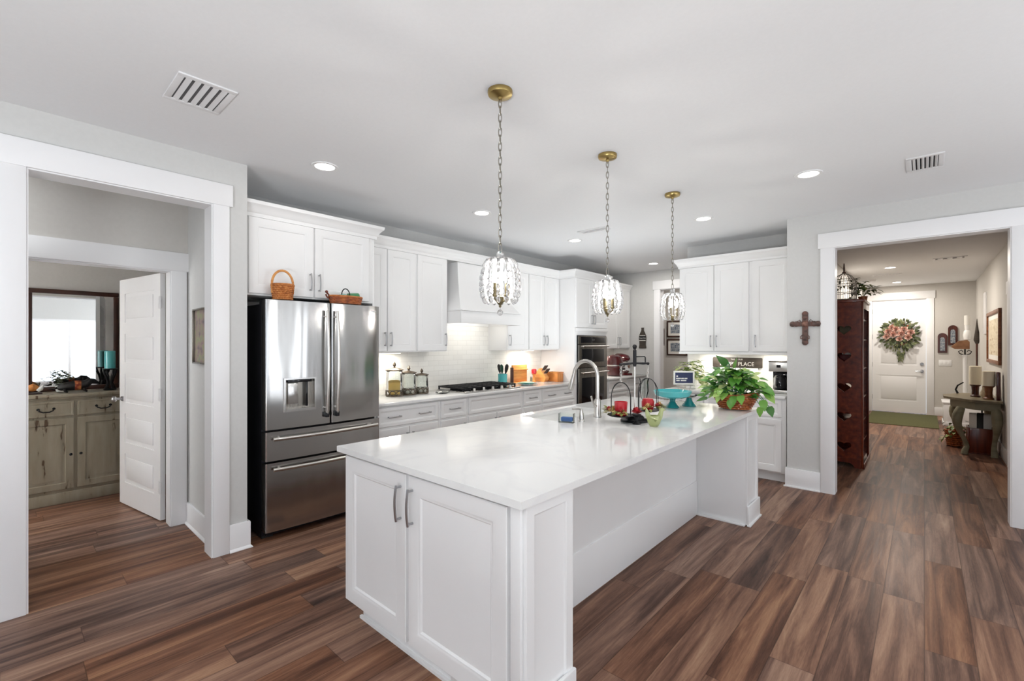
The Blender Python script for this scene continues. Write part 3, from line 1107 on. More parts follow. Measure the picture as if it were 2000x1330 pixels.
# the run on the cross wall's left: base, uppers, worktop
RX0, RX1 = -2.325, -1.07
yb = 6.08
t = thing('base_cabinet', 'white base cabinet by the hall opening, under the coffee maker', 'cabinet', (RX0, yb, 0), 0, 'base cabinets under the kitchen counter')
w = RX1 - RX0
cab_box(t, w, .62, 0, .885, .1)
b1, b2 = .42, .79
front(t, 'drawer', .02, b1 - .008, .69, .868, -.64, 'C'); front(t, 'door', .02, b1 - .008, .115, .665, -.64, 'R')
front(t, 'drawer', b1 + .008, b2 - .008, .69, .868, -.64, 'C'); front(t, 'door', b1 + .008, b2 - .008, .115, .665, -.64, 'L')
front(t, 'drawer', b2 + .008, w - .04, .69, .868, -.64); front(t, 'door', b2 + .008, w - .04, .115, .665, -.64)
counter('countertop', 'white worktop below the place sign, beside the hall opening', RX0 - .035, RX1 - .002, 5.425, 6.08)
t = thing('upper_cabinet', 'white upper cabinets over the wooden sign, right of the far doorway', 'cabinet', (RX0 + .015, yb, 0), 0, 'upper cabinets beside the hall')
w = RX1 - RX0 - .015
MB().box(0, w, -.325, 0, 1.36, UZ1, .001).build('cabinet_body', 'cabinet_white', t)
MB().box(0, w, -.345, -.31, 1.335, 1.362, .003).build('light_rail', 'cabinet_white', t)
front(t, 'door', .008, .42, 1.372, 2.405, -.345, 'lR')
front(t, 'door', .428, .81, 1.372, 2.405, -.345, 'lL')
front(t, 'door', .85, w - .012, 1.372, 2.405, -.345, 'lL')
crown('white crown molding over the upper cabinets beside the hall', [(RX0 + .015, 6.06), (RX0 + .015, yb - .325), (RX1, yb - .325)])

# under-cabinet lights
first_uc = None
for lx_, ly_, s in ((-4.16, 2.72, 'above the glass jars'), (-4.16, 4.95, 'above the cutting board'), (-4.16, 6.9, 'above the red mixer'), (-1.95, 5.92, 'left of the wooden sign'), (-1.28, 5.92, 'above the coffee maker')):
    zz = (UZ0 if lx_ < -3 else 1.36) - .002
    if first_uc is None:
        tt = thing('under_cabinet_light', 'slim light under the upper cabinets ' + s, 'cabinet light', (lx_, ly_, zz), 0, 'under cabinet lights')
        MB().box(-.035, .035, -.12, .12, -.012, 0, .002).build('housing', 'plain_white', tt)
        MB().box(-.025, .025, -.11, .11, -.0135, -.012).build('lens', 'undercabinet_lens', tt)
        first_uc = tt
    else:
        tt = copy_tree(first_uc)
        tt.location = (lx_, ly_, zz)
        tt['label'] = 'slim light under the upper cabinets ' + s
        if lx_ > -3:
            tt.rotation_euler = (0, 0, R(90))
    lamp('undercabinet_glow', 'AREA', (lx_, ly_, zz - .016), (0, 0, tt.rotation_euler.z), 3.4 if lx_ < -3 else 2.0, (1, .93, .82), .06, .22)
lamp('hood_glow', 'AREA', (-3.95, 3.84, 1.74), (0, R(50), 0), 2.6, (1, .95, .86), .1, .7)

# ------------------------------------------------------------------ refrigerator
FY0, FW = 1.292, .955
t = thing('refrigerator', 'stainless steel french door refrigerator with black sides in the white bay', 'refrigerator', (XK + .03, FY0, 0), RZL)
fb = -.62                 # body front (local y); doors stand forward of it
MB().box(.004, FW - .004, fb, -.0, .02, 1.76, .004).build('body', 'black_side', t)
mb = MB()
for q in (.05, FW - .05):
    mb.box(q - .04, q + .04, fb + .01, fb + .1, 0, .02)
mb.build('foot', 'black_rubber', t)
MB().box(.03, FW - .03, fb - .01, fb + .02, .02, .06).build('kick_grille', 'black_side', t)


def bulge(x):
    u = (x / FW) * 2 - 1
    return -.70 - .022 * (1 - u * u)


def steel_front(name, xa, xb, za, zb, hole=None, parent=None, nx=14):
    mb = MB()
    xs = [xa + (xb - xa) * k / nx for k in range(nx + 1)]
    zs = [za, zb]
    if hole:
        hx0, hx1, hz0, hz1 = hole
        xs = sorted(set([x for x in xs if not (abs(x - hx0) < .012 or abs(x - hx1) < .012)] + [hx0, hx1]))
        zs = [za, hz0, hz1, zb]
    g = {}
    def yy(x):
        e = min(x - xa, xb - x)
        r = .012
        return bulge(x) + (r - math.sqrt(max(r * r - (r - min(e, r)) ** 2, 0)))
    xs = sorted(set(xs + [xa + .0015, xa + .004, xa + .008, xa + .012, xb - .0015, xb - .004, xb - .008, xb - .012]))
    for i, x in enumerate(xs):
        for j, z in enumerate(zs):
            g[i, j] = mb.bm.verts.new((x, yy(x), z))
    for i in range(len(xs) - 1):
        for j in range(len(zs) - 1):
            if hole and xs[i] >= hx0 - 1e-6 and xs[i + 1] <= hx1 + 1e-6 and j == 1:
                continue
            mb.bm.faces.new((g[i, j], g[i + 1, j], g[i + 1, j + 1], g[i, j + 1]))
    n, m = len(xs) - 1, len(zs) - 1
    yb_ = fb - .008
    bk = {(i, j): mb.bm.verts.new((xs[i], yb_, zs[j])) for i in (0, n) for j in range(m + 1)}
    for j in range(m):
        mb.bm.faces.new((g[0, j], g[0, j + 1], bk[0, j + 1], bk[0, j]))
        mb.bm.faces.new((g[n, j + 1], g[n, j], bk[n, j], bk[n, j + 1]))
    for j in (0, m):
        mb.bm.faces.new([g[i, j] for i in range(n + 1)] + [bk[n, j], bk[0, j]])
    mb.bm.faces.new([bk[0, j] for j in range(m + 1)] + [bk[n, j] for j in range(m, -1, -1)])
    return mb.build(name, 'fridge_steel', parent or t, smooth=50)


HX0, HX1, HZ0, HZ1 = .128, .372, .945, 1.20
dl = steel_front('door', .003, FW / 2 + .012, .822, 1.79, (HX0, HX1, HZ0, HZ1))
dr = steel_front('door', FW / 2 + .020, FW - .003, .822, 1.79)
dm = steel_front('freezer_drawer', .003, FW - .003, .59, .806)
db = steel_front('freezer_drawer', .003, FW - .003, .065, .574)
# dispenser niche
fy = bulge(.25) - .004
mb = MB()
mb.box(HX0, HX0 + .012, fy, fy + .075, HZ0, HZ1).box(HX1 - .012, HX1, fy, fy + .075, HZ0, HZ1)
mb.box(HX0 + .012, HX1 - .012, fy, fy + .075, HZ1 - .012, HZ1).box(HX0 + .012, HX1 - .012, fy - .004, fy + .075, HZ0, HZ0 + .02)
mb.build('dispenser_frame', 'stainless', dl)
MB().box(HX0 + .012, HX1 - .012, fy + .06, fy + .075, HZ0 + .02, HZ1 - .012).build('dispenser_niche', 'slate_steel', dl)
MB().box(HX0 + .045, HX0 + .125, fy + .045, fy + .06, HZ0 + .05, HZ1 - .04, .004).build('dispenser_paddle', 'stainless', dl)
MB().box(HX1 - .07, HX1 - .055, fy + .02, fy + .06, HZ0 + .03, HZ1 - .02, .004).build('dispenser_rib', 'black_gloss', dl)
MB().box(HX0 + .03, HX1 - .03, fy + .01, fy + .055, HZ1 - .035, HZ1 - .012, .002).build('dispenser_spout', 'black_gloss', dl)


def bow(parent, a, b, out, r, name='handle'):
    a, b, out = Vector(a), Vector(b), Vector(out)
    pts = [a.lerp(b, k / 16) + out * (.55 + .45 * math.sin(PI * k / 16)) for k in range(17)]
    mb = MB().tube(pts, r, 12, flat=.75)
    for q in (.06, .94):
        p = a.lerp(b, q)
        mb.cyl(p, p + out * .66, r * .8, n=10)
    return mb.build(name, 'nickel', parent)


hx = FW / 2 + .016
for o, x in ((dl, hx - .045), (dr, hx + .04)):
    bow(o, (x, bulge(x), .90), (x, bulge(x), 1.73), (0, -.055, 0), .013)
    MB().box(x - .014, x + .014, bulge(x) - .04, bulge(x) + .002, .875, .915, .004).build('handle_end', 'black_side', o)
for o, z in ((dm, .755), (db, .53)):
    bow(o, (.045, bulge(.05), z), (FW - .045, bulge(.05), z), (0, -.065, 0), .014)
MB().box(FW - .09, FW - .045, bulge(FW - .06) - .004, bulge(FW - .06) + .004, 1.735, 1.75, .001).build('badge', 'chrome', dr)
for x in (.03, FW - .03):
    MB().box(x - .025, x + .025, fb - .06, fb + .05, 1.76, 1.785, .004).build('hinge_cover', 'black_side', t)

# ------------------------------------------------------------------ island
IX0, IX1, IY0, IY1 = -2.30, -1.055, 1.225, 4.31
t = thing('kitchen_island', 'long white panelled kitchen island with two doors on its near end', 'kitchen island', (0, 0, 0))
t.location = (-1.68, 2.76, 0)
ox, oy = t.location.x, t.location.y
def L(mb, name, m='cabinet_white', parent=None, smooth=35):
    bmesh.ops.translate(mb.bm, verts=mb.bm.verts[:], vec=(-ox, -oy, 0))
    return mb.build(name, m, parent or t, smooth)
KX = -1.465           # back of the seating recess
ye = IY0 + .022
mb = MB()
mb.box(IX0 + .022, KX, ye, 1.54, .10, .885, .001)
mb.box(IX0 + .022, KX, 1.54, 2.58, .10, .885, .001).box(IX0 + .022, KX, 3.40, IY1, .10, .885, .001)
mb.box(IX0 + .022, KX, 2.58, 3.40, .10, .68).box(-1.90, KX, 2.58, 3.40, .68, .885)
bmesh.ops.remove_doubles(mb.bm, verts=mb.bm.verts[:], dist=1e-5)
L(mb, 'cabinet_body')
L(MB().box(IX0 + .08, KX - .02, ye + .05, IY1 - .05, 0, .1), 'toe_kick')
L(MB().box(IX0 + .07, KX - .0, ye + .045, ye + .058, 0, .095, .002).box(IX0 + .06, -1.12, ye + .03, ye + .045, 0, .014), 'toe_board')
# the two posts carrying the overhang, with framed outer faces
for y0, y1 in ((ye, 1.54), (3.985, IY1)):
    L(MB().box(KX + .001, IX1 - .012, y0, y1, 0, .885, .002), 'end_post')
def outer_panel(y0, y1):
    # framed panel facing +x
    mb = MB()
    mb.nest(0, y1 - y0, .012, .885, -.014, [(0, .002), (.002, 0), (.045, 0), (.05, .005), (.058, .008)], 0)
    bmesh.ops.rotate(mb.bm, verts=mb.bm.verts[:], cent=(0, 0, 0), matrix=Matrix.Rotation(R(90), 3, 'Z'))
    bmesh.ops.translate(mb.bm, verts=mb.bm.verts[:], vec=(IX1 - .012, y0, 0))
    return L(mb, 'post_panel')
outer_panel(ye + .001, 1.54)
outer_panel(3.985, IY1)
for y0, y1 in ((ye, 1.545), (3.98, IY1 + .008)):
    L(MB().box(IX1, IX1 + .016, y0, y1, 0, .16, .004).box(IX1, IX1 + .028, y0 - .004, y1 + .004, 0, .014, .003), 'post_base')
# recess panelling
L(MB().box(KX, KX + .012, 1.541, 3.984, .29, .885).box(KX, KX + .02, 1.541, 3.984, 0, .29, .003), 'recess_panel')
L(MB().box(KX + .012, IX1 - .013, 3.962, 3.984, .0, .015, .003), 'recess_shoe')
# near end: stile, doors
def idoor(xa, xb, h):
    o = MB().nest(xa - ox, xb - ox, .105, .868, IY0 - oy, [(0, .003), (.003, 0), (.068, 0), (.074, .004), (.084, .0045), (.092, .011)], IY0 - oy + .022).build('door', 'cabinet_white', t)
    x = (xb - .035 if h == 'R' else xa + .035) - ox
    pull(o, x, .735, .165, IY0 - oy)
    return o
idoor(-2.295, -1.752, 'R')
idoor(-1.732, -1.128, 'L')
L(MB().box(-1.115, IX1 - .012, IY0 + .006, ye, .0, .885, .002), 'corner_stile')

# island worktop with the undermount sink
SX0, SX1, SY0, SY1 = -2.27, -1.93, 2.62, 3.36
counter('countertop', 'large white quartz island worktop with the sink and candle display', -2.34, -1.035, 1.20, 4.335, hole=(SX0, SX1, SY0, SY1))
t = thing('sink', 'white undermount sink in the island worktop behind the tall faucet', 'sink', ((SX0 + SX1) / 2, (SY0 + SY1) / 2, 0))
a, b_ = (SX1 - SX0) / 2 + .005, (SY1 - SY0) / 2 + .005
def rect(k, z):
    return [(-a * k, -b_ * k, z), (a * k, -b_ * k, z), (a * k, b_ * k, z), (-a * k, b_ * k, z)]
o = MB().ring_loft([rect(1.0, .885), rect(.985, .74), rect(.9, .705), rect(.2, .70)]).build('basin', 'white_ceramic', t)
bmf = bmesh.new(); bmf.from_mesh(o.data)
bmesh.ops.delete(bmf, geom=[f for f in bmf.faces if len(f.verts) == 4 and all(abs(v.co.z - .885) < 1e-4 for v in f.verts)], context='FACES')
bmf.to_mesh(o.data); bmf.free()
MB().lathe([(.04, .7015), (.038, .704), (.01, .703), (.001, .703)], n=20).build('drain', 'nickel', t)

# faucet
t = thing('faucet', 'tall brushed nickel gooseneck faucet on the island', 'faucet', (-1.815, 2.975, .9155))
MB().lathe([(.030, 0), (.030, .012), (.026, .02), (.0245, .12), (.019, .135)], n=24).build('base', 'nickel', t)
pts = [(0, 0, .12), (0, 0, .3)]
for k in range(1, 13):
    an = PI * k / 12 * .93
    pts.append((-.105 + .105 * math.cos(an), -.0, .3 + .115 * math.sin(an)))
pts += [(-.214, 0, .29)]
MB().tube(pts, .0145, 14).build('spout', 'nickel', t)
MB().tube([(-.213, 0, .30), (-.222, 0, .27), (-.238, 0, .205), (-.243, 0, .19)], [.016, .018, .023, .021], 16).build('spray_head', 'nickel', t)
MB().tube([(0, -.018, .085), (0, -.04, .09), (-.004, -.06, .115), (-.008, -.075, .16)], [.012, .011, .008, .007], 10).build('lever', 'nickel', t)
t = thing('soap_dispenser', 'small brushed nickel soap pump left of the faucet', 'soap dispenser', (-1.80, 2.735, .915))
MB().lathe([(.022, 0), (.022, .008), (.017, .012), (.016, .055), (.013, .062), (.011, .075)], n=20).build('base', 'nickel', t)
MB().tube([(0, 0, .07), (0, 0, .082), (-.02, 0, .086), (-.075, 0, .08)], .008, 10).build('nozzle', 'nickel', t)
t = thing('sponge_holder', 'clear glass sponge holder left of the soap pump', 'sponge holder', (-1.85, 2.63, .915), R(20))
mb = MB()
mb.box(-.05, .05, -.025, .025, 0, .006).box(-.05, .05, -.028, -.025, 0, .065).box(-.05, .05, .025, .028, 0, .065).box(-.053, -.05, -.028, .028, 0, .065).box(.05, .053, -.028, .028, 0, .065)
mb.build('glass_tray', 'jar_glass', t)
s_ = tag(MB().box(-.04, .04, -.018, .018, 0, .03, .006).build('sponge', 'sponge_blue', None, loc=(-1.85, 2.63, .9225)), 'small blue sponge lying in the clear holder', 'sponge')
s_.rotation_euler = (0, 0, R(20))

# ------------------------------------------------------------------ pendants
def crystal_strand(an):
    mb = MB()
    c, s_ = math.cos(an), math.sin(an)
    # droplets strung along a barrel-shaped line
    path = [(.086, -.045), (.094, -.075), (.097, -.105), (.098, -.135), (.096, -.165), (.088, -.195), (.072, -.222)]
    for k in range(len(path) - 1):
        (r0, z0), (r1, z1) = path[k], path[k + 1]
        a = Vector((r0 * c, r0 * s_, z0)); b = Vector((r1 * c, r1 * s_, z1))
        p = [a.lerp(b, q) for q in (.02, .2, .5, .8, .98)]
        mb.tube(p, [.006, .0095, .0105, .0095, .006], 8)
    return mb
t = thing('pendant_light', '', 'pendant light', (-1.60, 1.69, H), 0, 'crystal pendants over the island')
MB().lathe([(.063, 0), (.064, -.012), (.060, -.022), (.035, -.03), (.012, -.034), (.010, -.045), (.001, -.046)], n=32).build('canopy', 'antique_brass', t)
ZT = -.855          # top of the crystal body below the ceiling
mb = MB()
zl = -.045
k = 0
mb.tube([(0, 0, -.03), (0, 0, -.06)], .003, 8)
nl = 21
step = (ZT + .045 - zl) / nl
for k in range(nl):
    zc = zl + step * (k + .5)
    pts = []
    for q in range(14):
        an = 2 * PI * q / 14
        u, v = .0085 * math.cos(an), abs(step) * .68 * math.sin(an)
        ro = (k % 2) * PI / 2 + .5
        pts.append((u * math.cos(ro), u * math.sin(ro), zc + v))
    mb.tube(pts, .0022, 6, closed=True)
mb.build('chain', 'chain_metal', t)
MB().sphere((0, 0, ZT + .025), .021, 12).build('crystal_ball', 'crystal', t, smooth=20)
MB().lathe([(.004, ZT + .012), (.018, ZT + .004), (.024, ZT - .004), (.008, ZT - .012), (.003, ZT - .02), (.003, ZT - .20), (.001, ZT - .20)], n=20).build('stem', 'nickel', t)
for q in range(12):
    an = 2 * PI * (q + .25) / 12
    c, s_ = math.cos(an), math.sin(an)
    MB().tube([(.012 * c, .012 * s_, ZT - .002), (.045 * c, .045 * s_, ZT + .001), (.07 * c, .07 * s_, ZT - .008), (.084 * c, .084 * s_, ZT - .028), (.086 * c, .086 * s_, ZT - .05)],
              [.006, .008, .009, .008, .004], 8).build('crystal_arm', 'crystal', t)
    mb = crystal_strand(an)
    bmesh.ops.translate(mb.bm, verts=mb.bm.verts[:], vec=(0, 0, ZT))
    mb.build('crystal_strand', 'crystal', t, smooth=20)
for q in range(3):
    an = 2 * PI * q / 3 + .4
    c, s_ = math.cos(an) * .034, math.sin(an) * .034
    o = MB().tube([(0, 0, ZT - .21), (c * .6, s_ * .6, ZT - .212), (c, s_, ZT - .2), (c, s_, ZT - .185)], .0045, 8).lathe([(.010, ZT - .19), (.013, ZT - .178), (.0085, ZT - .176), (.0085, ZT - .12), (.004, ZT - .118)], (c, s_, 0), 14).build('candle_arm', 'dark_brass', t)
    MB().lathe([(.0045, ZT - .119), (.011, ZT - .105), (.0135, ZT - .088), (.011, ZT - .068), (.005, ZT - .05), (.001, ZT - .042)], (c, s_, 0), 14).build('bulb', 'bulb', o)
MB().lathe([(.006, ZT - .185), (.018, ZT - .19), (.020, ZT - .21), (.012, ZT - .226), (.006, ZT - .23), (.007, ZT - .238), (.001, ZT - .244)], n=20).build('bottom_cup', 'dark_brass', t)
MB().sphere((0, 0, ZT - .268), .0155, 12).tube([(0, 0, ZT - .242), (0, 0, ZT - .254)], .002, 6).build('crystal_drop', 'crystal', t, smooth=20)
pend0 = t
for i, (py, s_) in enumerate(((1.69, 'nearest and largest in view'), (2.75, 'the middle one, in front of the oven tower'), (3.83, 'farthest of the three, by the far doorway'))):
    o = pend0 if i == 0 else copy_tree(pend0)
    o.location = (-1.60, py, H)
    o['label'] = 'crystal chandelier pendant on a long chain, ' + s_
    lamp('pendant_glow', 'POINT', (-1.60, py, H + ZT - .085), (0, 0, 0), 12.5, (1, .96, .91), radius=.03)

# ------------------------------------------------------------------ baskets on the fridge
def woven(mb, r0, r1, z0, z1, n=20, levels=8, sx=1.0, sy=1.0, c=(0, 0), amp=.003, th=.006):
    for k in range(levels):
        s = (k + .5) / levels
        r = r0 + (r1 - r0) * s
        z = z0 + (z1 - z0) * s
        pts = []
        for q in range(n * 4):
            an = 2 * PI * q / (n * 4)
            rr = r + amp * math.cos(n * an + (k % 2) * PI)
            pts.append((c[0] + rr * math.cos(an) * sx, c[1] + rr * math.sin(an) * sy, z))
        mb.tube(pts, (z1 - z0) / levels * .52, 6, closed=True)
    for q in range(n * 2):
        an = PI * q / n
        mb.tube([(c[0] + r0 * math.cos(an) * sx, c[1] + r0 * math.sin(an) * sy, z0), (c[0] + r1 * math.cos(an) * sx, c[1] + r1 * math.sin(an) * sy, z1)], .0035, 5)
    mb.lathe([(.002, 0), (r0, 0), (r0, .006), (.002, .006)], (c[0], c[1], z0), 28, sx, sy)
    return mb


FT = 1.79
t = thing('wicker_basket', 'round brown wicker basket with a tall hoop handle on top of the fridge', 'basket', (-3.612, 1.422, FT))
woven(MB(), .062, .075, 0.004, .115).build('basket_body', 'basket_cane', t)
pts = [(.0, .077 * math.cos(PI * (1 - k / 16)), .115 + .005 + .105 * math.sin(PI * k / 16)) for k in range(17)]
MB().tube([(0, -.075, .05)] + pts + [(0, .075, .05)], .0055, 8, flat=1.6).build('hoop_handle', 'honey_wood', t)
mb = MB()
mb.tube([(.077 * math.cos(2 * PI * q / 32), .077 * math.sin(2 * PI * q / 32), .117) for q in range(32)], .0065, 8, closed=True).build('rim', 'basket_cane', t)
t = thing('wicker_tray', 'low brown wicker tray basket filled with green bottles on the fridge', 'basket', (-3.60, 1.925, FT), R(90))
woven(MB(), .125, .142, .004, .062, n=22, levels=5, sy=.52).build('basket_body', 'bowl_wicker', t)
MB().tube([(.143 * math.cos(2 * PI * q / 36), .143 * .52 * math.sin(2 * PI * q / 36), .064) for q in range(36)], .006, 8, closed=True).build('rim', 'basket_cane', t)
MB().tube([(-.143, .0, .064), (-.16, 0, .085), (-.172, .0, .07), (-.16, 0, .05), (-.14, 0, .045)], .007, 8).sphere((-.166, 0, .094), .012).build('bow', 'red_wood', t)
gb = bpy.data.materials.new('green_glass'); M['green_glass'] = gb; gb.use_nodes = True
gb.node_tree.nodes['Principled BSDF'].inputs['Base Color'].default_value = S(110, 178, 150)
gb.node_tree.nodes['Principled BSDF'].inputs['Roughness'].default_value = .15
mat('pale_teal', S(150, 205, 196), .25)
mat('green_plastic', S(76, 140, 96), .35)
tag(MB().sphere((0, 0, 0), .042, 16, sz=.9).build('teal_ball', 'pale_teal', None, loc=(-3.60, 1.90, FT + .052)), 'pale teal round ornament lying in the wicker tray', 'ornament')
tag(MB().tube([(0, -.01, .02), (0, .08, .025)], [.03, .034], 14).build('green_bottle', 'green_plastic', None, loc=(-3.60, 1.955, FT + .045)), 'green bottle lying in the wicker tray on the fridge', 'bottle')
tag(MB().tube([(0, .035 * math.cos(PI * k / 12), .05 * math.sin(PI * k / 12)) for k in range(13)], .0045, 8).build('wire_hoop', 'black_metal', None, loc=(-3.555, 1.90, FT + .075)), 'small dark hoop standing up from the wicker tray', 'hoop')

# ------------------------------------------------------------------ range counter
CT = .9155
def canister(y, h, r, label, fill=None, fillmat=None):
    t = thing('glass_canister', label, 'canister', (-4.12, y, CT), 0, 'lidded glass canisters')
    MB().lathe([(r * .9, .012), (r, .03), (r, h * .70), (r * .93, h * .72), (r * .93, h * .73), (r * .97, h * .70), (r * .97, .032), (r * .85, .016), (.002, .016), (.002, .012)][:], n=26, cap=False).build('glass_body', 'jar_glass', t)
    mb = MB().lathe([(r * 1.02, 0), (r * 1.08, .004), (r * 1.03, .012), (r * .8, .011), (r * .8, 0)], n=26)
    for q in range(8):
        a = 2 * PI * q / 8
        pts = []
        for k in range(13):
            b = 2 * PI * k / 12
            pts.append(((r * 1.035) * math.cos(a + .33 * math.cos(b)), (r * 1.035) * math.sin(a + .33 * math.cos(b)), .035 + .022 * math.sin(b)))
        mb.tube(pts[:-1], .004, 6, closed=True)
    mb.tube([(r * 1.035 * math.cos(2 * PI * q / 28), r * 1.035 * math.sin(2 * PI * q / 28), .062) for q in range(28)], .004, 6, closed=True)
    mb.build('scroll_base', 'ceramic_marble', t)
    o = MB().lathe([(r * .9, h * .725), (r * 1.1, h * .735), (r * 1.12, h * .755), (r * .7, h * .79), (.02, h * .81), (.008, h * .83), (.002, h * .83)], n=26).build('lid', 'ceramic_marble', t)
    z = h * .83
    MB().lathe([(.006, z), (.014, z + .01), (.018, z + h * .06), (.012, z + h * .11), (.006, z + h * .15), (.002, z + h * .165)], n=14).build('finial', 'ceramic_marble', o)
    if fill:
        MB().lathe([(.002, .018), (r * .84, .018), (r * .93, .034), (r * .93, fill * .9), (r * .5, fill), (.002, fill * .98)], n=22).build('contents', fillmat, t)
    return t


canister(2.745, .365, .085, 'tallest lidded glass canister holding yellow pasta, beside the fridge', .165, 'pasta')
canister(2.925, .315, .075, 'middle lidded glass canister of the three beside the fridge', .06, 'pale_content')
canister(3.095, .275, .07, 'shortest lidded glass canister, nearest to the cooktop', .05, 'pale_content')
t = thing('spoon_rest', 'clear glass spoon rest left of the cooktop', 'spoon rest', (-3.93, 3.235, CT))
MB().lathe([(.002, 0), (.045, 0), (.07, .014), (.073, .018), (.068, .016), (.044, .004), (.002, .004)], n=24, sy=1.2).build('dish', 'jar_glass', t)

# gas cooktop
t = thing('gas_cooktop', 'black gas cooktop with cast iron grates and silver knobs under the hood', 'cooktop', (-3.985, 3.855, CT), 0)
hw, hd = .455, .255            # along Y, along X
MB().box(-hd, hd, -hw, hw, 0, .014, .005).build('tray', 'stainless', t)
MB().box(-hd + .012, hd - .075, -hw + .012, hw - .012, .014, .017).build('burner_deck', 'black_gloss', t)
for k, (bx_, by_) in enumerate(((-.12, -.3), (.09, -.3), (-.02, 0), (-.12, .3), (.09, .3))):
    MB().lathe([(.05, .017), (.05, .026), (.038, .03), (.036, .036), (.002, .037)], (bx_, by_, 0), 20).build('burner', 'black_metal', t)
for k in range(3):
    y0 = -hw + .015 + k * .295
    y1 = y0 + .285
    mb = MB()
    x0_, x1_ = -hd + .015, hd - .07
    for x in (x0_, x1_):
        mb.box(x - .006, x + .006, y0, y1, .038, .056, .002)
    for y in (y0 + .006, y1 - .006):
        mb.box(x0_, x1_, y - .006, y + .006, .038, .056, .002)
    for j in range(1, 6):
        x = x0_ + (x1_ - x0_) * j / 6
        mb.box(x - .005, x + .005, y0, y1, .042, .058, .002)
    mb.box(x0_, x1_, (y0 + y1) / 2 - .005, (y0 + y1) / 2 + .005, .042, .058, .002)
    for x in (x0_, x1_):
        for y in (y0 + .01, y1 - .01):
            mb.box(x - .007, x + .007, y - .007, y + .007, .014, .04)
    mb.build('grate', 'black_metal', t)
for k in range(5):
    MB().lathe([(.020, .014), (.021, .018), (.017, .020), (.016, .042), (.012, .045), (.002, .045)], (hd - .036, -.30 + .15 * k, 0), 18).build('knob', 'nickel', t)

# utensil crock and its utensils
t = thing('utensil_crock', 'teal ceramic utensil crock right of the cooktop', 'crock', (-4.13, 4.41, CT))
MB().lathe([(.045, 0), (.055, .004), (.06, .03), (.061, .14), (.064, .15), (.058, .15), (.055, .14), (.054, .012), (.002, .01), (.002, 0)], n=26, cap=False).build('crock_body', 'teal_ceramic', t)
ut = [('spatula', 'dark green spatula leaning left in the teal crock', -.042, .03, 'green_dark', 1), ('serving_spoon', 'dark spoon standing at the back of the teal crock', -.02, -.03, 'black_rubber', 0),
      ('serving_spoon', 'dark green spoon leaning right in the teal crock', .04, .015, 'green_dark', 0), ('slotted_turner', 'black turner in the middle of the teal crock', .015, .045, 'black_rubber', 1)]
mat('green_dark', S(34, 74, 58), .4)
for nm, lb, dy, dx, mm, flat in ut:
    t = thing(nm, lb, 'utensil', (-4.13 + dx * .3, 4.41 + dy * .3, CT + .02), 0, 'utensils in the teal crock')
    top = Vector((dx * .9, dy * 1.0, .20))
    MB().tube([(0, 0, -.005), top * .7], .006, 8).build('handle', mm, t)
    a = top * .68
    b = top * 1.28
    n_ = (b - a)
    mb = MB()
    mb.tube([a, a.lerp(b, .25), a.lerp(b, .55), a.lerp(b, .85), b], [.006, .022, .03, .028, .012], 12, flat=.25)
    mb.build('head', mm, t)

# recipe board, plates, shaker
t = thing('cutting_board', 'honey wood recipe board on a stand against the tile', 'board', (-4.23, 4.86, CT))
MB().box(-.012, .012, -.155, .155, .012, .25, .006).build('board', 'honey_wood', t)
MB().box(.0125, .03, -.155, .155, .175, .19, .003).build('ledge', 'orange_wood', t)
MB().box(-.02, .035, -.17, -.156, 0, .22, .004).build('side_post', 'dark_wood', t)
MB().box(-.035, .06, -.155, .155, 0, .012, .003).build('foot', 'honey_wood', t)
t = thing('salt_shaker', 'small grey green shaker in front of the recipe board', 'shaker', (-4.09, 4.955, CT))
MB().lathe([(.017, 0), (.019, .01), (.018, .06), (.014, .075), (.002, .078)], n=16).build('shaker_body', 'grey_green_paint', t)
MB().lathe([(.0145, .0765), (.016, .079), (.013, .09), (.002, .094)], n=16).build('cap', 'nickel', t)
mat('pale_green', S(160, 196, 176), .3)
for k, (r, mm, lb) in enumerate(((.14, 'white_ceramic', 'white round plate at the bottom of the stack beside the cooktop'), (.13, 'teal_ceramic', 'teal plate in the middle of the stack beside the cooktop'), (.10, 'pale_green', 'pale green dish on top of the plate stack beside the cooktop'))):
    tag(MB().lathe([(.002, 0), (r * .55, 0), (r * .62, .004), (r, .014), (r * .98, .017), (r * .6, .008), (.002, .007)], n=32).build('plate', mm, None, loc=(-3.92, 4.66, CT + k * .0095)), lb, 'plate', 'stacked plates')
t = thing('red_jar', 'dark red jar on a wooden block between board and knife block', 'jar', (-4.16, 5.10, CT))
MB().lathe([(.03, .115), (.036, .12), (.038, .165), (.033, .185), (.002, .19)], n=20).build('jar', 'red_glass', t)
MB().lathe([(.028, 0), (.032, .01), (.02, .03), (.018, .09), (.03, .114), (.002, .114)], n=18).build('stand', 'orange_wood', t)

# knife block
t = thing('knife_block', 'pale wooden knife block filled with dark handled knives', 'knife block', (-4.12, 5.235, CT))
mb = MB()
mb.prism([(-.09, 0), (.07, 0), (.10, .06), (-.02, .19), (-.085, .12)], -.045, .045, 'y')
o = mb.build('block', 'honey_wood', t)
ax = Vector((.55, 0, .83)).normalized()
ax = Vector((.707, 0, .707))
for i in range(3):
    for j in range(2):
        kp = Vector((.02 + j * .035, -.028 + .028 * i, .155 - j * .045))
        d_ = Vector((.62, .0, .78))
        mb = MB().tube([kp - d_ * .02, kp + d_ * .012], .007, 8, flat=.5)
        kn = mb.build('knife_bolster', 'chrome', t)
        MB().tube([kp + d_ * .0125, kp + d_ * .05, kp + d_ * .10], [.009, .011, .010], 8, flat=.6).build('knife_handle', 'black_rubber' if (i + j) % 2 == 0 else 'frame_brown', kn)
t = thing('bread_box', 'low orange wooden box at the end of the range counter', 'wooden box', (-4.0, 5.385, CT))
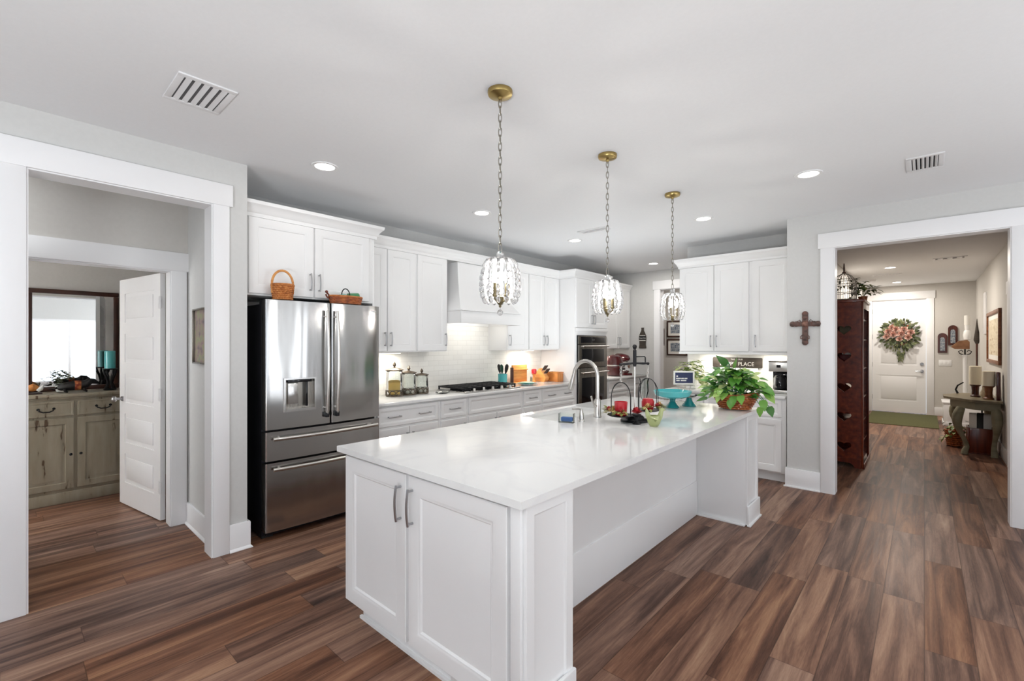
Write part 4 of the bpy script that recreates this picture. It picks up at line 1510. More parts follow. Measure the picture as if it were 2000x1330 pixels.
W_, D_, h_ = .07, .10, .125
MB().box(-D_, D_, -W_, W_, 0, .012, .002).box(-D_, -D_ + .012, -W_, W_, .012, h_, .002).box(D_ - .012, D_, -W_, W_, .012, h_ * .92, .002).box(-D_ + .012, D_ - .012, -W_, -W_ + .012, .012, h_ * .96, .002).box(-D_ + .012, D_ - .012, W_ - .012, W_, .012, h_ * .96, .002).build('box', 'orange_wood', t)
MB().box(-D_ - .002, D_ + .004, -W_ - .002, -W_ + .004, h_, h_ + .012, .002).box(-D_ - .002, D_ + .004, W_ - .004, W_ + .002, h_, h_ + .012, .002).box(-D_ - .002, -D_ + .01, -W_ + .004, W_ - .004, h_, h_ + .012, .002).build('rim', 'honey_wood', t)

# far corner appliances
t = thing('stand_mixer', 'dark red stand mixer in the far corner beside the oven tower', 'mixer', (-3.98, 7.36, CT), R(-20))
MB().prism([(-.17, -.09), (.12, -.09), (.19, -.05), (.19, .05), (.12, .09), (-.17, .09)], 0, .035).build('base', 'burgundy', t)
MB().tube([(-.12, 0, .03), (-.125, 0, .12), (-.11, 0, .2), (-.08, 0, .26)], [.065, .05, .048, .055], 16).build('column', 'burgundy', t)
MB().tube([(-.17, 0, .30), (-.14, 0, .305), (-.02, 0, .30), (.12, 0, .29), (.17, 0, .285)], [.03, .07, .075, .06, .02], 18).build('motor_head', 'burgundy', t)
MB().lathe([(.03, .036), (.05, .04), (.09, .1), (.105, .17), (.108, .175), (.1, .172), (.002, .06)], (.08, 0, 0), 24).build('bowl', 'chrome', t)
MB().cyl((.08, 0, .175), (.08, 0, .24), .02, n=14).build('beater_shaft', 'nickel', t)
t = thing('air_fryer', 'dark red rounded countertop fryer left of the mixer, by the ovens', 'fryer', (-3.93, 6.98, CT), R(-10))
MB().lathe([(.10, 0), (.13, .01), (.15, .12), (.145, .25), (.11, .33), (.06, .355), (.002, .36)], n=26).build('fryer_body', 'burgundy', t)
MB().tube([(.148, -.05, .12), (.20, -.02, .125), (.20, .02, .125), (.148, .05, .12)], .014, 10).build('handle', 'black_metal', t)
MB().lathe([(.151, .17), (.153, .175), (.153, .185), (.151, .19)], n=26, cap=False).build('trim_band', 'nickel', t)

# ------------------------------------------------------------------ right-hand counter: sign, coffee maker, plant
t = thing('wooden_sign', 'dark wooden sign with white block lettering behind the big plant', 'sign', (-1.72, 6.055, 1.23))
MB().box(-.285, .285, 0, .018, -.062, .062, .012).build('board', 'sign_wood_dark', t)
text('lettering', 'HAPPY PLACE', .064, 'sign_white', t, (0, -.0005, -.018))
text('lettering', 'THIS IS OUR', .026, 'sign_white', t, (0, -.0005, .038))
tag(MB().box(-.24, .24, 6.02, 6.075, CT, 1.166, .003).build('display_ledge', 'white_ceramic', None, loc=(-1.72, 0, 0)), 'low white box on the worktop carrying the wooden sign', 'box')

t = thing('coffee_maker', 'steel and black drip coffee maker beside the hall wall', 'coffee maker', (-1.185, 5.80, CT))
MB().box(-.095, .095, -.12, .12, 0, .04, .006).build('base', 'nickel', t)
MB().box(-.09, .09, .04, .12, .04, .24, .004).build('water_tower', 'black_gloss', t)
MB().box(-.098, .098, -.12, .12, .24, .345, .006).build('brew_head', 'nickel', t)
MB().box(-.10, .10, -.122, .122, .345, .36, .004).build('lid', 'slate_steel', t)
MB().box(-.02, .02, -.123, -.12, .285, .315).build('clock', 'black_gloss', t)
o = MB().lathe([(.05, .045), (.065, .055), (.07, .10), (.058, .165), (.042, .19), (.045, .20)], (-.0, -.04, 0), 24).build('carafe', 'black_gloss', t)
MB().tube([(-.03, -.105, .19), (-.035, -.135, .17), (-.035, -.14, .10), (-.03, -.11, .07)], .008, 8, flat=1.5).build('carafe_handle', 'nickel', o)

def lift(mb, root, xmax, ymax, ymin=-99):
    """leaves rest on the worktop instead of sinking through it"""
    a = root.rotation_euler.z
    for v in mb.bm.verts:
        x = root.location.x + v.co.x * math.cos(a) - v.co.y * math.sin(a)
        y = root.location.y + v.co.x * math.sin(a) + v.co.y * math.cos(a)
        if x < xmax and ymin < y < ymax and v.co.z < .006:
            v.co.z = .006 + .002 * (v.index % 3)


t = thing('potted_pothos', 'pale variegated trailing plant on the far worktop behind the blue sign', 'plant', (-2.12, 5.62, CT))
MB().lathe([(.05, 0), (.06, .01), (.075, .11), (.078, .12), (.07, .12), (.066, .10), (.002, .10)], n=22).build('pot', 'white_ceramic', t)
rnd = random.Random(5)
mb = MB()
for k in range(125):
    an = rnd.uniform(0, 2 * PI)
    el = rnd.uniform(-.3, 1.5)
    rr = rnd.uniform(.05, .21)
    p = Vector((math.cos(an) * math.cos(el) * rr, math.sin(an) * math.cos(el) * rr * .7, .14 + math.sin(el) * rr * 1.1))
    d_ = Vector((math.cos(an), math.sin(an), rnd.uniform(-.5, .6)))
    mb.leaf(p, d_, (0, 0, 1), rnd.uniform(.05, .09), rnd.uniform(.045, .07), .2, .35)
for k in range(26):
    s = k / 25
    p = Vector((.10 + .20 * s + rnd.uniform(-.03, .03), -.07 - .10 * s + rnd.uniform(-.03, .03), .17 - .14 * s + rnd.uniform(-.02, .03)))
    mb.leaf(p, (rnd.uniform(-.3, 1), rnd.uniform(-1, .1), rnd.uniform(-.8, .2)), (0, -.5, 1), rnd.uniform(.05, .08), rnd.uniform(.04, .06), .2, .35)
lift(mb, t, -1.0, 6.1, 5.4)
mb.build('foliage', 'variegated_leaf', t)
mb = MB()
for k in range(9):
    an = 2 * PI * k / 9
    mb.tube([(0, 0, .1), (math.cos(an) * .05, math.sin(an) * .04, .17), (math.cos(an) * .12, math.sin(an) * .09, .19)], .0025, 5)
mb.tube([(.03, -.02, .12), (.10, -.07, .17), (.2, -.12, .10), (.3, -.17, .03)], .0025, 5)
mb.build('stem', 'green_plastic', t)

# ------------------------------------------------------------------ things on the island
t = thing('pothos_basket', 'large bushy green pothos in a woven bowl at the far island corner', 'plant', (-1.185, 4.12, CT), R(-10))
woven(MB(), .115, .185, .004, .13, n=24, levels=7, sy=.72, amp=.004).build('basket', 'bowl_wicker', t)
MB().tube([(.187 * math.cos(2 * PI * q / 40), .187 * .72 * math.sin(2 * PI * q / 40), .132 + .012 * math.cos(4 * PI * q / 40)) for q in range(40)], .009, 8, closed=True).build('rim', 'bowl_wicker', t)
MB().lathe([(.002, .10), (.165, .10), (.17, .11), (.002, .118)], n=26, sy=.7).build('soil', 'dark_wood', t)
rnd = random.Random(11)
mb = MB()
st = MB()
for k in range(270):
    an = rnd.uniform(0, 2 * PI)
    el = rnd.betavariate(1.5, 1.3) * 1.6 - .12
    rr = rnd.uniform(.10, .225)
    p = Vector((math.cos(an) * math.cos(el) * rr * 1.15, math.sin(an) * math.cos(el) * rr * .8, .13 + math.sin(el) * rr * 1.0))
    d_ = Vector((math.cos(an) * .9, math.sin(an) * .9, rnd.uniform(-.6, .7)))
    L_ = rnd.uniform(.06, .092)
    mb.leaf(p, d_, (math.cos(an) * .5 + .1, math.sin(an) * .5 - .3, 1), L_, L_ * rnd.uniform(.66, .84), .16, .35)
    if k % 4 == 0:
        st.tube([(math.cos(an) * .05, math.sin(an) * .03, .11), (p.x * .6, p.y * .6, p.z * .8 + .05), p], .0022, 5)
for (px_, py_, pz_, dx_, dy_, dz_, L_) in ((-.06, -.02, .36, -.55, -.3, .9, .12), (.02, -.03, .35, .1, -.3, .6, .11), (.20, -.02, .23, .9, -.1, -.2, .10), (.24, -.04, .20, .9, -.2, -.3, .11), (.25, 0, .15, .8, -.2, -.6, .10),
                                    (.245, -.05, .10, .35, -.4, -.9, .09), (.28, -.02, .05, .5, -.3, -1, .085), (.24, -.07, .045, -.1, -.3, -1, .08), (-.21, -.06, .07, -.9, -.3, -.1, .10), (-.25, -.02, .09, -.9, -.2, .1, .09),
                                    (-.16, -.10, .17, -.6, -.6, -.2, .09), (.06, -.14, .12, .1, -.6, -.9, .09), (.04, -.155, .09, .2, -.5, -.9, .08), (-.05, -.14, .13, -.2, -.7, -.8, .085), (.11, -.13, .13, .4, -.7, -.7, .085), (-.10, -.12, .14, -.5, -.8, -.5, .08), (.0, -.15, .14, .0, -1, -.5, .085)):
    mb.leaf((px_, py_, pz_), (dx_, dy_, dz_), (0, -.5, 1), L_, L_ * .72, .16, .25)
    st.tube([(px_ * .3, py_ * .3, .115), (px_ * .7, py_ * .7, max(pz_, .12) + .03), (px_, py_, pz_)], .0028, 5)
lift(mb, t, -1.02, 4.36)
mb.build('foliage', 'pothos_leaf', t)
st.build('stem', 'green_plastic', t)

t = thing('cake_stand', 'large teal footed cake stand behind the candle scale', 'cake stand', (-1.60, 3.83, CT))
MB().lathe([(.002, .08), (.09, .083), (.14, .105), (.16, .145), (.153, .146), (.134, .113), (.088, .092), (.002, .09)], n=36).build('plate', 'teal_glass', t)
MB().lathe([(.052, 0), (.056, .006), (.036, .03), (.022, .055), (.026, .072), (.05, .079), (.002, .079)], n=26).build('foot', 'teal_dark', t)
t = thing('cake_stand', 'smaller teal footed dish beside the blue board', 'cake stand', (-1.535, 4.03, CT))
MB().lathe([(.058, 0), (.06, .006), (.03, .045), (.02, .075), (.002, .075)], n=24).build('foot', 'teal_dark', t)
MB().lathe([(.002, .077), (.05, .08), (.07, .095), (.072, .10), (.066, .097), (.045, .084), (.002, .083)], n=28).build('plate', 'jar_glass', t)

t = thing('letter_board', 'small navy board in a white frame on a wire easel', 'sign', (-1.66, 4.235, CT), R(38))
mb = MB()
mb.box(-.095, .095, -.006, .006, .166, .181, .002).box(-.095, .095, -.006, .006, .279, .294, .002).box(-.095, -.08, -.006, .006, .181, .279, .002).box(.08, .095, -.006, .006, .181, .279, .002)
mb.build('frame', 'sign_white', t)
MB().box(-.08, .08, -.003, .003, .181, .279).build('board', 'navy_board', t)
mb = MB()
for zz, xa, xb in ((.245, -.07, -.055), (.224, -.072, -.03), (.224, -.026, .0), (.224, .004, .03), (.205, -.07, -.04), (.205, -.03, .02)):
    mb.box(xa, xb, -.0042, -.003, zz - .0055, zz + .0055)
mb.build('lettering', 'sign_white', t)
mb = MB()
mb.tube([(-.06, -.01, .164), (-.05, .0, .1), (-.075, -.03, .003)], .0025, 6).tube([(.06, -.01, .164), (.05, .0, .1), (.075, -.03, .003)], .0025, 6).tube([(0, .01, .18), (0, .03, .1), (0, .07, .003)], .0025, 6).tube([(-.055, -.002, .13), (.055, -.002, .13)], .0022, 6).tube([(-.075, -.022, .163), (.075, -.022, .163)], .003, 6)
mb.build('easel', 'nickel', t)

# antique balance scale with candles
t = thing('balance_scale', 'black antique balance scale with two hanging pans on the island', 'scale', (-1.523, 2.992, CT), R(74))
MB().lathe([(.098, 0), (.100, .006), (.094, .014), (.066, .020), (.064, .030), (.058, .038), (.026, .046), (.014, .055), (.002, .055)], n=36).build('base', 'black_metal', t)
MB().lathe([(.006, .05), (.0055, .40), (.002, .40)], n=12).build('rod', 'nickel', t)
MB().lathe([(.009, .385), (.0125, .40), (.0125, .50), (.008, .506), (.012, .514), (.016, .526), (.012, .538), (.002, .542)], n=16).build('post', 'black_metal', t)
HA = .135
mb = MB().tube([(-HA - .012, 0, .405), (-.09, 0, .405), (0, 0, .410), (.09, 0, .405), (HA + .012, 0, .405)], [.005, .009, .007, .009, .005], 10)
for s_ in (-1, 1):
    mb.sphere((s_ * HA, 0, .402), .011, 10)
mb.build('beam', 'black_metal', t)
MB().tube([(.02, 0, .455), (.10, 0, .455), (.108, 0, .447), (.108, 0, .412)], .0045, 8).build('bracket', 'black_metal', t)
for s_, zp, rr in ((-1, .045, .092), (1, .062, .092)):
    cx = s_ * HA
    o = MB().lathe([(.002, zp), (rr * .8, zp + .001), (rr, zp + .008), (rr * 1.02, zp + .011), (rr * .98, zp + .011), (rr * .8, zp + .005), (.002, zp + .004)], (cx, 0, 0), 28).build('pan', 'black_metal', t)
    pts = [(cx + rr * math.cos(PI * k / 16), 0, zp + .13 + .105 * math.sin(PI * k / 16)) for k in range(17)]
    MB().tube([(cx + rr, 0, zp + .008)] + pts + [(cx - rr, 0, zp + .008)], .0026, 6).tube([(cx, p[0] - cx, p[2]) for p in ([(cx + rr, 0, zp + .008)] + pts + [(cx - rr, 0, zp + .008)])], .0026, 6).build('bail', 'black_metal', o)
    mb = MB()
    zt = zp + .235
    n_ = 5
    for k in range(n_):
        zc = zt + (.40 - zt) * (k + .5) / n_
        hgt = (.40 - zt) / n_ * .64
        ro = (k % 2) * PI / 2
        pts = [(cx + .007 * math.cos(2 * PI * q / 12) * math.cos(ro), .007 * math.cos(2 * PI * q / 12) * math.sin(ro), zc + hgt * math.sin(2 * PI * q / 12)) for q in range(12)]
        mb.tube(pts, .002, 6, closed=True)
    mb.build('chain', 'nickel', o)
sc = t
def on_scale(x, y, z):
    a = R(74)
    return (-1.523 + x * math.cos(a) - y * math.sin(a), 2.992 + x * math.sin(a) + y * math.cos(a), CT + z)


lp = on_scale(-HA, 0, .0515)
rp = on_scale(HA, 0, .0685)
t = thing('red_candle', 'red candle in a glass cup on the left pan of the scale', 'candle', lp)
MB().lathe([(.034, 0), (.040, .004), (.046, .095), (.043, .095), (.038, .012), (.002, .010), (.002, 0)], n=24, cap=False).build('cup', 'red_glass', t)
MB().lathe([(.002, .014), (.036, .014), (.041, .082), (.002, .086)], n=20).build('wax', 'red_wax', t)
t = thing('red_candle', 'red round candle on the right pan of the scale', 'candle', rp)
MB().lathe([(.002, .0), (.036, .002), (.044, .03), (.044, .06), (.034, .082), (.002, .088)], n=22).build('wax', 'red_wax', t)
MB().cyl((0, 0, .086), (0, 0, .098), .0015, n=6).build('wick', 'black_rubber', t)
t = thing('red_votive', 'red votive flower candle standing in front of the scale base', 'candle', (-1.455, 2.885, CT))
MB().lathe([(.002, .0), (.030, .001), (.026, .006), (.010, .02), (.013, .05), (.03, .062), (.032, .068), (.002, .068)], n=20).build('holder', 'black_metal', t)
rnd = random.Random(3)
def blossom(mb, c, r, n, rnd):
    for k in range(n):
        an = k * 2.4
        el = 1.35 - 1.5 * k / n
        d_ = Vector((math.cos(an) * math.cos(el), math.sin(an) * math.cos(el), math.sin(el)))
        mb.leaf(Vector(c) + d_ * r * .25, d_, (-d_.x * .6, -d_.y * .6, 1), r * .85, r * .9, .35, -.25)
    return mb
blossom(MB(), (0, 0, .072), .042, 20, rnd).build('blossom', 'red_petal', t)
def garland(name, label, loc, n, spread, mats, seed, ring=None):
    t = thing(name, label, 'floral garland', loc)
    rnd = random.Random(seed)
    mb = MB()
    for k in range(n):
        an = rnd.uniform(*spread)
        rr = rnd.uniform(.062, .102) if ring is None else rnd.uniform(*ring)
        p = Vector((math.cos(an) * rr, math.sin(an) * rr, rnd.uniform(.012, .035)))
        mb.leaf(p, (math.cos(an) + rnd.uniform(-.6, .6), math.sin(an) + rnd.uniform(-.6, .6), rnd.uniform(-.3, .8)), (0, 0, 1), rnd.uniform(.03, .055), rnd.uniform(.018, .03), .2, .3, False)
    mb.build('leaves', 'garland_leaf', t)
    for k in range(mats):
        an = spread[0] + (spread[1] - spread[0]) * (k + .5) / mats
        blossom(MB(), (math.cos(an) * .082, math.sin(an) * .082, .024), .030, 14, rnd).build('flower', 'tan_petal' if k % 2 == 0 else 'red_petal', t)
    return t
garland('candle_garland', 'leafy garland with tan blooms round the left scale pan', (lp[0], lp[1], lp[2] + .004), 46, (2.2, 5.6), 4, 4)
garland('candle_garland', 'garland with tan blooms round the right scale pan', (rp[0], rp[1], rp[2] + .004), 34, (-1.6, 1.2), 3, 8)

# bird-shaped dish
t = thing('bird_dish', 'sage green ceramic bird shaped dish right of the scale', 'dish', (-1.335, 2.895, CT), R(35))
t.scale = (.82, .86, .95)
MB().lathe([(.002, 0), (.028, 0), (.034, .006), (.046, .026), (.051, .05), (.048, .07), (.044, .074), (.041, .07), (.044, .05), (.038, .026), (.02, .012), (.002, .010)], n=28, sx=1.1, sy=.9).build('bowl', 'sage_ceramic', t)
MB().tube([(.036, 0, .045), (.047, 0, .068), (.054, 0, .09), (.058, 0, .108), (.068, 0, .118), (.082, 0, .116), (.09, 0, .112)], [.02, .021, .018, .017, .016, .007, .002], 14).build('head', 'sage_ceramic', t)
MB().tube([(-.036, 0, .05), (-.048, 0, .075), (-.056, 0, .10), (-.060, 0, .125)], [.02, .019, .014, .004], 12, flat=.5).build('tail', 'sage_ceramic', t)
MB().tube([(.0, -.047, .04), (.01, -.054, .055), (-.02, -.052, .06), (-.04, -.042, .066)], [.008, .014, .012, .003], 10, flat=.5).build('wing', 'sage_ceramic', t)
# faint stand with hanging glass drops behind the scale
t = thing('glass_stand', 'clear glass stemmed vase just behind the balance scale', 'vase', (-1.66, 3.42, CT))
MB().lathe([(.05, 0), (.052, .004), (.008, .012), (.006, .09), (.02, .11), (.035, .17), (.032, .24), (.040, .27), (.036, .27), (.029, .24), (.031, .17), (.015, .115), (.002, .11)], n=24, cap=False).build('vase_body', 'jar_glass', t)

# ------------------------------------------------------------------ wall decorations in the kitchen
t = thing('bottle_plaque', 'dark bottle shaped sign hanging on the far wall', 'sign', (-3.742, YF - .012, 1.565))
prof = [(.0, -.185), (.066, -.185), (.070, -.17), (.060, -.12), (.064, -.06), (.072, -.01), (.066, .04), (.045, .09), (.026, .13), (.022, .165), (.026, .17), (.026, .185), (.0, .185)]
poly = [(x, z) for x, z in prof[1:-1]] + [(-x, z) for x, z in reversed(prof[1:-1])]
MB().prism(poly, 0, .010, 'y').build('plate', 'sign_wood_dark', t)
mb = MB().prism([(-.062, -.03), (.062, -.03), (.066, .03), (-.066, .03)], -.002, -.0002, 'y')
mb.build('label_band', 'black_metal', t)
text('lettering', 'Coca-Cola', .030, 'sign_white', t, (0, -.0022, -.002), ext=.0005)
MB().prism([(-.055, .038), (.055, .038), (.054, .048), (-.054, .048)], -.002, -.0002, 'y').prism([(-.06, -.05), (.06, -.05), (.06, -.04), (-.06, -.04)], -.002, -.0002, 'y').build('stripe', 'sign_white', t)

def picture(name, label, loc, rz, w, h, fw, fm, pm, mat_w=0.0, depth=.022):
    """local: hangs in the xz plane facing -y, centred"""
    t = thing(name, label, 'picture', loc, rz)
    mb = MB()
    mb.box(-w / 2, w / 2, -depth, 0, -h / 2, -h / 2 + fw, .003).box(-w / 2, w / 2, -depth, 0, h / 2 - fw, h / 2, .003)
    mb.box(-w / 2, -w / 2 + fw, -depth, 0, -h / 2 + fw, h / 2 - fw, .003).box(w / 2 - fw, w / 2, -depth, 0, -h / 2 + fw, h / 2 - fw, .003)
    mb.build('frame', fm, t)
    iw, ih = w / 2 - fw, h / 2 - fw
    if mat_w:
        MB().box(-iw, iw, -.010, -.004, -ih, ih).build('mount', 'paper_white', t)
        iw -= mat_w; ih -= mat_w
    MB().box(-iw, iw, -.0115, -.0102, -ih, ih).build('print', pm, t)
    return t


picture('framed_picture', 'upper framed print of two beyond the far doorway', (-3.745, 9.198, 1.765), 0, .42, .335, .028, 'frame_brown', 'print_grey', .05)
picture('framed_picture', 'lower framed print of two beyond the far doorway', (-3.745, 9.198, 1.392), 0, .42, .335, .028, 'frame_brown', 'print_grey', .05)
picture('framed_picture', 'narrow dark framed print seen edge on beyond the far doorway', (-3.998, 9.02, 1.60), R(90), .2, .35, .025, 'frame_brown', 'print_tan', 0)
picture('framed_picture', 'grey floral print on the side wall of the left vestibule', (-4.02, 1.018, 1.52), 0, .43, .42, .012, 'slate_steel', 'print_floral', 0, .03)

# cross on the hall wall
t = thing('wall_cross', 'ornate rusty metal cross on the wall beside the hall opening', 'cross', (-.889, YC - .004, 1.615))
mb = MB()
mb.box(-.024, .024, -.016, 0, -.145, .145, .006).box(-.115, .115, -.016, 0, .02, .064, .006)
for x, z in ((0, .135), (0, .105), (0, -.13), (0, -.095), (-.10, .042), (.10, .042), (-.07, .042), (.07, .042)):
    mb.sphere((x, -.010, z), .026, 12, sy=.5)
mb.build('cross_body', 'rusty_iron', t)
mb = MB()
for s_ in (-1, 1):
    mb.tube([(s_ * .045, -.016, .042), (s_ * .06, -.018, .068), (s_ * .045, -.018, .08), (s_ * .035, -.018, .066)], .004, 6)
    mb.tube([(s_ * .02, -.016, -.06), (s_ * .034, -.018, -.075), (s_ * .034, -.018, -.095), (s_ * .022, -.018, -.095)], .004, 6)
mb.build('scroll', 'rusty_iron', t)
MB().sphere((0, -.014, .042), .028, 14, sy=.6).build('rosette', 'rosette_copper', t)
t.scale = (1.08, 1.1, 1.08)

# ------------------------------------------------------------------ study seen through the open door
t = thing('sideboard', 'distressed grey painted sideboard with two drawers and two doors in the study', 'sideboard', (-6.312, .055, 0), RZL)
W = .81
MB().box(.015, W - .015, -.44, 0, .09, .955, .002).build('carcass', 'distressed_paint', t)
MB().box(0, W, -.452, 0, 0, .10, .004).build('plinth', 'distressed_paint', t)
MB().box(-.015, W + .015, -.47, 0, .97, 1.0, .006).box(.0, W, -.455, 0, .953, .97, .004).build('top', 'distressed_paint', t)
for xa, xb, kn in ((.03, W / 2 - .012, 1), (W / 2 + .012, W - .03, 0)):
    o = MB().nest(xa, xb, .80, .935, -.456, [(0, .003), (.003, 0), (.014, 0), (.018, .003)], -.441).build('drawer', 'distressed_paint', t)
    xm = (xa + xb) / 2
    mb = MB().tube([(xm - .05, -.46, .872), (xm - .045, -.478, .86), (xm - .02, -.484, .848), (xm + .02, -.484, .848), (xm + .045, -.478, .86), (xm + .05, -.46, .872)], .005, 8)
    for q in (-.05, .05):
        mb.sphere((xm + q, -.459, .874), .011, 10, sy=.5)
    mb.build('handle', 'black_metal', o)
    o = MB().nest(xa, xb, .13, .78, -.456, [(0, .003), (.003, 0), (.055, 0), (.06, .006), (.07, .008), (.09, .002), (.095, .002)], -.441).build('door', 'distressed_paint', t)
    kx = xb - .022 if kn else xa + .022
    MB().cyl((kx, -.456, .445), (kx, -.47, .445), .005, n=8).sphere((kx, -.476, .445), .012, 12).build('knob', 'black_metal', o)
t = thing('mirror', 'large dark framed mirror standing on the sideboard in the study', 'mirror', (-6.316, .487, 1.001), RZL)
mw, mh, fw = .67, .99, .042
mb = MB()
mb.box(-mw / 2, mw / 2, -.035, 0, 0, fw, .005).box(-mw / 2, mw / 2, -.035, 0, mh - fw, mh, .005).box(-mw / 2, -mw / 2 + fw, -.035, 0, fw, mh - fw, .005).box(mw / 2 - fw, mw / 2, -.035, 0, fw, mh - fw, .005)
mb.build('frame', 'frame_brown', t)
MB().box(-mw / 2 + fw, mw / 2 - fw, -.014, -.01, fw, mh - fw).build('mirror_glass', 'mirror_glass', t)
SZ = 1.001
t = thing('dog_figurine', 'long black dog figurine with a plaid coat on the sideboard', 'figurine', (-6.0, .485, SZ), RZL)
MB().tube([(-.145, 0, .045), (-.12, 0, .05), (-.06, 0, .062), (.02, 0, .066), (.06, 0, .075), (.085, 0, .10), (.11, 0, .098), (.14, 0, .082), (.152, 0, .078)], [.006, .03, .042, .042, .036, .032, .026, .014, .008], 16).build('body', 'dog_black', t)
MB().tube([(-.135, 0, .05), (-.17, 0, .04), (-.20, 0, .045)], [.012, .008, .003], 8).build('tail', 'dog_black', t)
for s_ in (-1, 1):
    MB().tube([(.092, s_ * .022, .115), (.088, s_ * .034, .09), (.09, s_ * .034, .066)], [.008, .014, .006], 8, flat=.5).build('ear', 'dog_black', t)
    for x in (-.09, .045):
        MB().tube([(x, s_ * .026, .04), (x + .006, s_ * .028, .012), (x + .02, s_ * .028, .006)], [.014, .010, .008], 8).build('leg', 'dog_black', t)
MB().lathe([(.044, -.022), (.045, -.02), (.045, .02), (.044, .022)], (0, 0, 0), 24, cap=False).build('coat', 'plaid_red', t).matrix_local = Matrix.Translation((.0, 0, .066)) @ Matrix.Rotation(R(90), 4, 'Y')
t = thing('potted_plant', 'small bushy green plant on the sideboard behind the dog', 'plant', (-6.13, .385, SZ))
MB().lathe([(.03, 0), (.04, .005), (.05, .06), (.046, .06), (.002, .05)], n=20).build('pot', 'white_ceramic', t)
rnd = random.Random(21)
mb = MB()
for k in range(70):
    an = rnd.uniform(0, 2 * PI); el = rnd.uniform(-.1, 1.5); rr = rnd.uniform(.05, .12)
    p = Vector((math.cos(an) * math.cos(el) * rr * .8, math.sin(an) * math.cos(el) * rr, .08 + math.sin(el) * rr))
    mb.leaf(p, (math.cos(an), math.sin(an), rnd.uniform(-.3, .8)), (0, 0, 1), .035, .03, .2, .3)
mb.build('foliage', 'wreath_leaf', t)
t = thing('shell_ornament', 'orange and white shell ornament on a dark stand at the sideboard', 'ornament', (-6.04, .19, SZ))
MB().box(-.04, .04, -.06, .06, 0, .012, .004).build('stand', 'frame_brown', t)
o = MB().tube([(0, -.055, .03), (0, -.035, .05), (0, 0, .062), (0, .03, .05), (0, .055, .03)], [.008, .026, .036, .024, .006], 14)
o.build('shell', 'orange_wood', t)
MB().tube([(.02, .03, .03), (.025, .05, .05), (.015, .065, .075)], [.014, .018, .008], 10).build('shell_lip', 'white_ceramic', t)
t = thing('candle_holder', 'black iron candle holder with a teal pillar on the sideboard', 'candle holder', (-6.06, .725, SZ))
mb = MB()
mb.lathe([(.002, 0), (.05, 0), (.052, .01), (.03, .016), (.002, .016)], n=20)
for k in range(4):
    a = PI / 2 * k + .4
    c, s_ = math.cos(a), math.sin(a)
    mb.tube([(.04 * c, .04 * s_, .012), (.018 * c, .018 * s_, .07), (.03 * c, .03 * s_, .13), (.048 * c, .048 * s_, .17), (.052 * c, .052 * s_, .205)], [.012, .010, .012, .010, .007], 8)
mb.lathe([(.002, .20), (.055, .203), (.06, .212), (.055, .214), (.002, .212)], n=22)
mb.build('stand', 'black_metal', t)
MB().lathe([(.002, .215), (.043, .215), (.043, .385), (.036, .39), (.002, .388)], n=24).build('candle', 'teal_ceramic', t)

# ------------------------------------------------------------------ hall: bookcase and what stands on it
def curve_plate(name, m, parent, outer, holes, depth, mw_):
    cu = bpy.data.curves.new(name, 'CURVE')
    cu.dimensions = '2D'
    cu.fill_mode = 'BOTH'
    cu.extrude = depth / 2
    for pts in [outer] + holes:
        sp = cu.splines.new('POLY')
        sp.points.add(len(pts) - 1)
        for q, p in zip(sp.points, pts):
            q.co = (p[0], p[1], 0, 1)
        sp.use_cyclic_u = True
    o = bpy.data.objects.new(name, cu)
    col.objects.link(o)
    me = bpy.data.meshes.new_from_object(o.evaluated_get(bpy.context.evaluated_depsgraph_get()))
    bpy.data.objects.remove(o)
    me.materials.clear()
    me.materials.append(M[m])
    o = bpy.data.objects.new(name, me)
    col.objects.link(o)
    o.parent = parent
    o.matrix_local = mw_
    return o


def heart(cx, cz, s):
    return [(cx + s * .062 * 16 * math.sin(a) ** 3 / 16 * 1.15, cz + s * .062 * (13 * math.cos(a) - 5 * math.cos(2 * a) - 2 * math.cos(3 * a) - math.cos(4 * a)) / 16) for a in (2 * PI * k / 28 for k in range(28))]


BX0, BX1, BY0, BY1, BH = -.968, -.528, 6.72, 7.46, 1.985
t = thing('bookcase', 'tall red brown bookcase with heart cut outs in its side, just inside the hall', 'bookcase', (BX0, BY0, 0))
bw, bd = BX1 - BX0, BY1 - BY0
hs = [heart(.255, z, 1.0) for z in (1.63, 1.31, .945, .60, .245)]
rot = Matrix.Rotation(R(90), 4, 'X')
curve_plate('side_panel', 'red_wood', t, [(0, .05), (bw - .02, .05), (bw - .02, BH - .03), (0, BH - .03)], hs, .022, Matrix.Translation((0, .011, 0)) @ rot)
curve_plate('side_panel', 'red_wood', t, [(0, .05), (bw - .02, .05), (bw - .02, BH - .03), (0, BH - .03)], hs, .022, Matrix.Translation((0, bd - .011, 0)) @ rot)
MB().box(0, .014, .022, bd - .022, .05, BH - .03).build('back_panel', 'red_wood', t)
MB().box(-.0, bw + .012, -.014, bd + .014, BH - .03, BH, .005).build('top', 'red_wood', t)
for z in (.09, .30, .545, .825, 1.17, 1.52, 1.76):
    MB().box(.014, bw - .022, .022, bd - .022, z - .02, z, .001).build('shelf', 'red_wood', t)
for y in (0.0, bd - .045):
    MB().box(bw - .02, bw, y, y + .045, .0, BH - .03, .003).build('front_stile', 'red_wood', t)
MB().box(bw - .02, bw, .045, bd - .045, BH - .11, BH - .03, .002).build('header', 'red_wood', t)
mb = MB()
mb.prism([(0, 0), (.08, 0), (.10, .035), (.14, .055), (bw - .14, .055), (bw - .10, .035), (bw - .08, 0), (bw - .021, 0), (bw - .021, .10), (0, .10)], -.012, -.001, 'y')
mb.build('plinth', 'red_wood', t)
MB().box(bw, bw + .012, -.012, bd + .012, 0, .06, .003).build('plinth_front', 'red_wood', t)
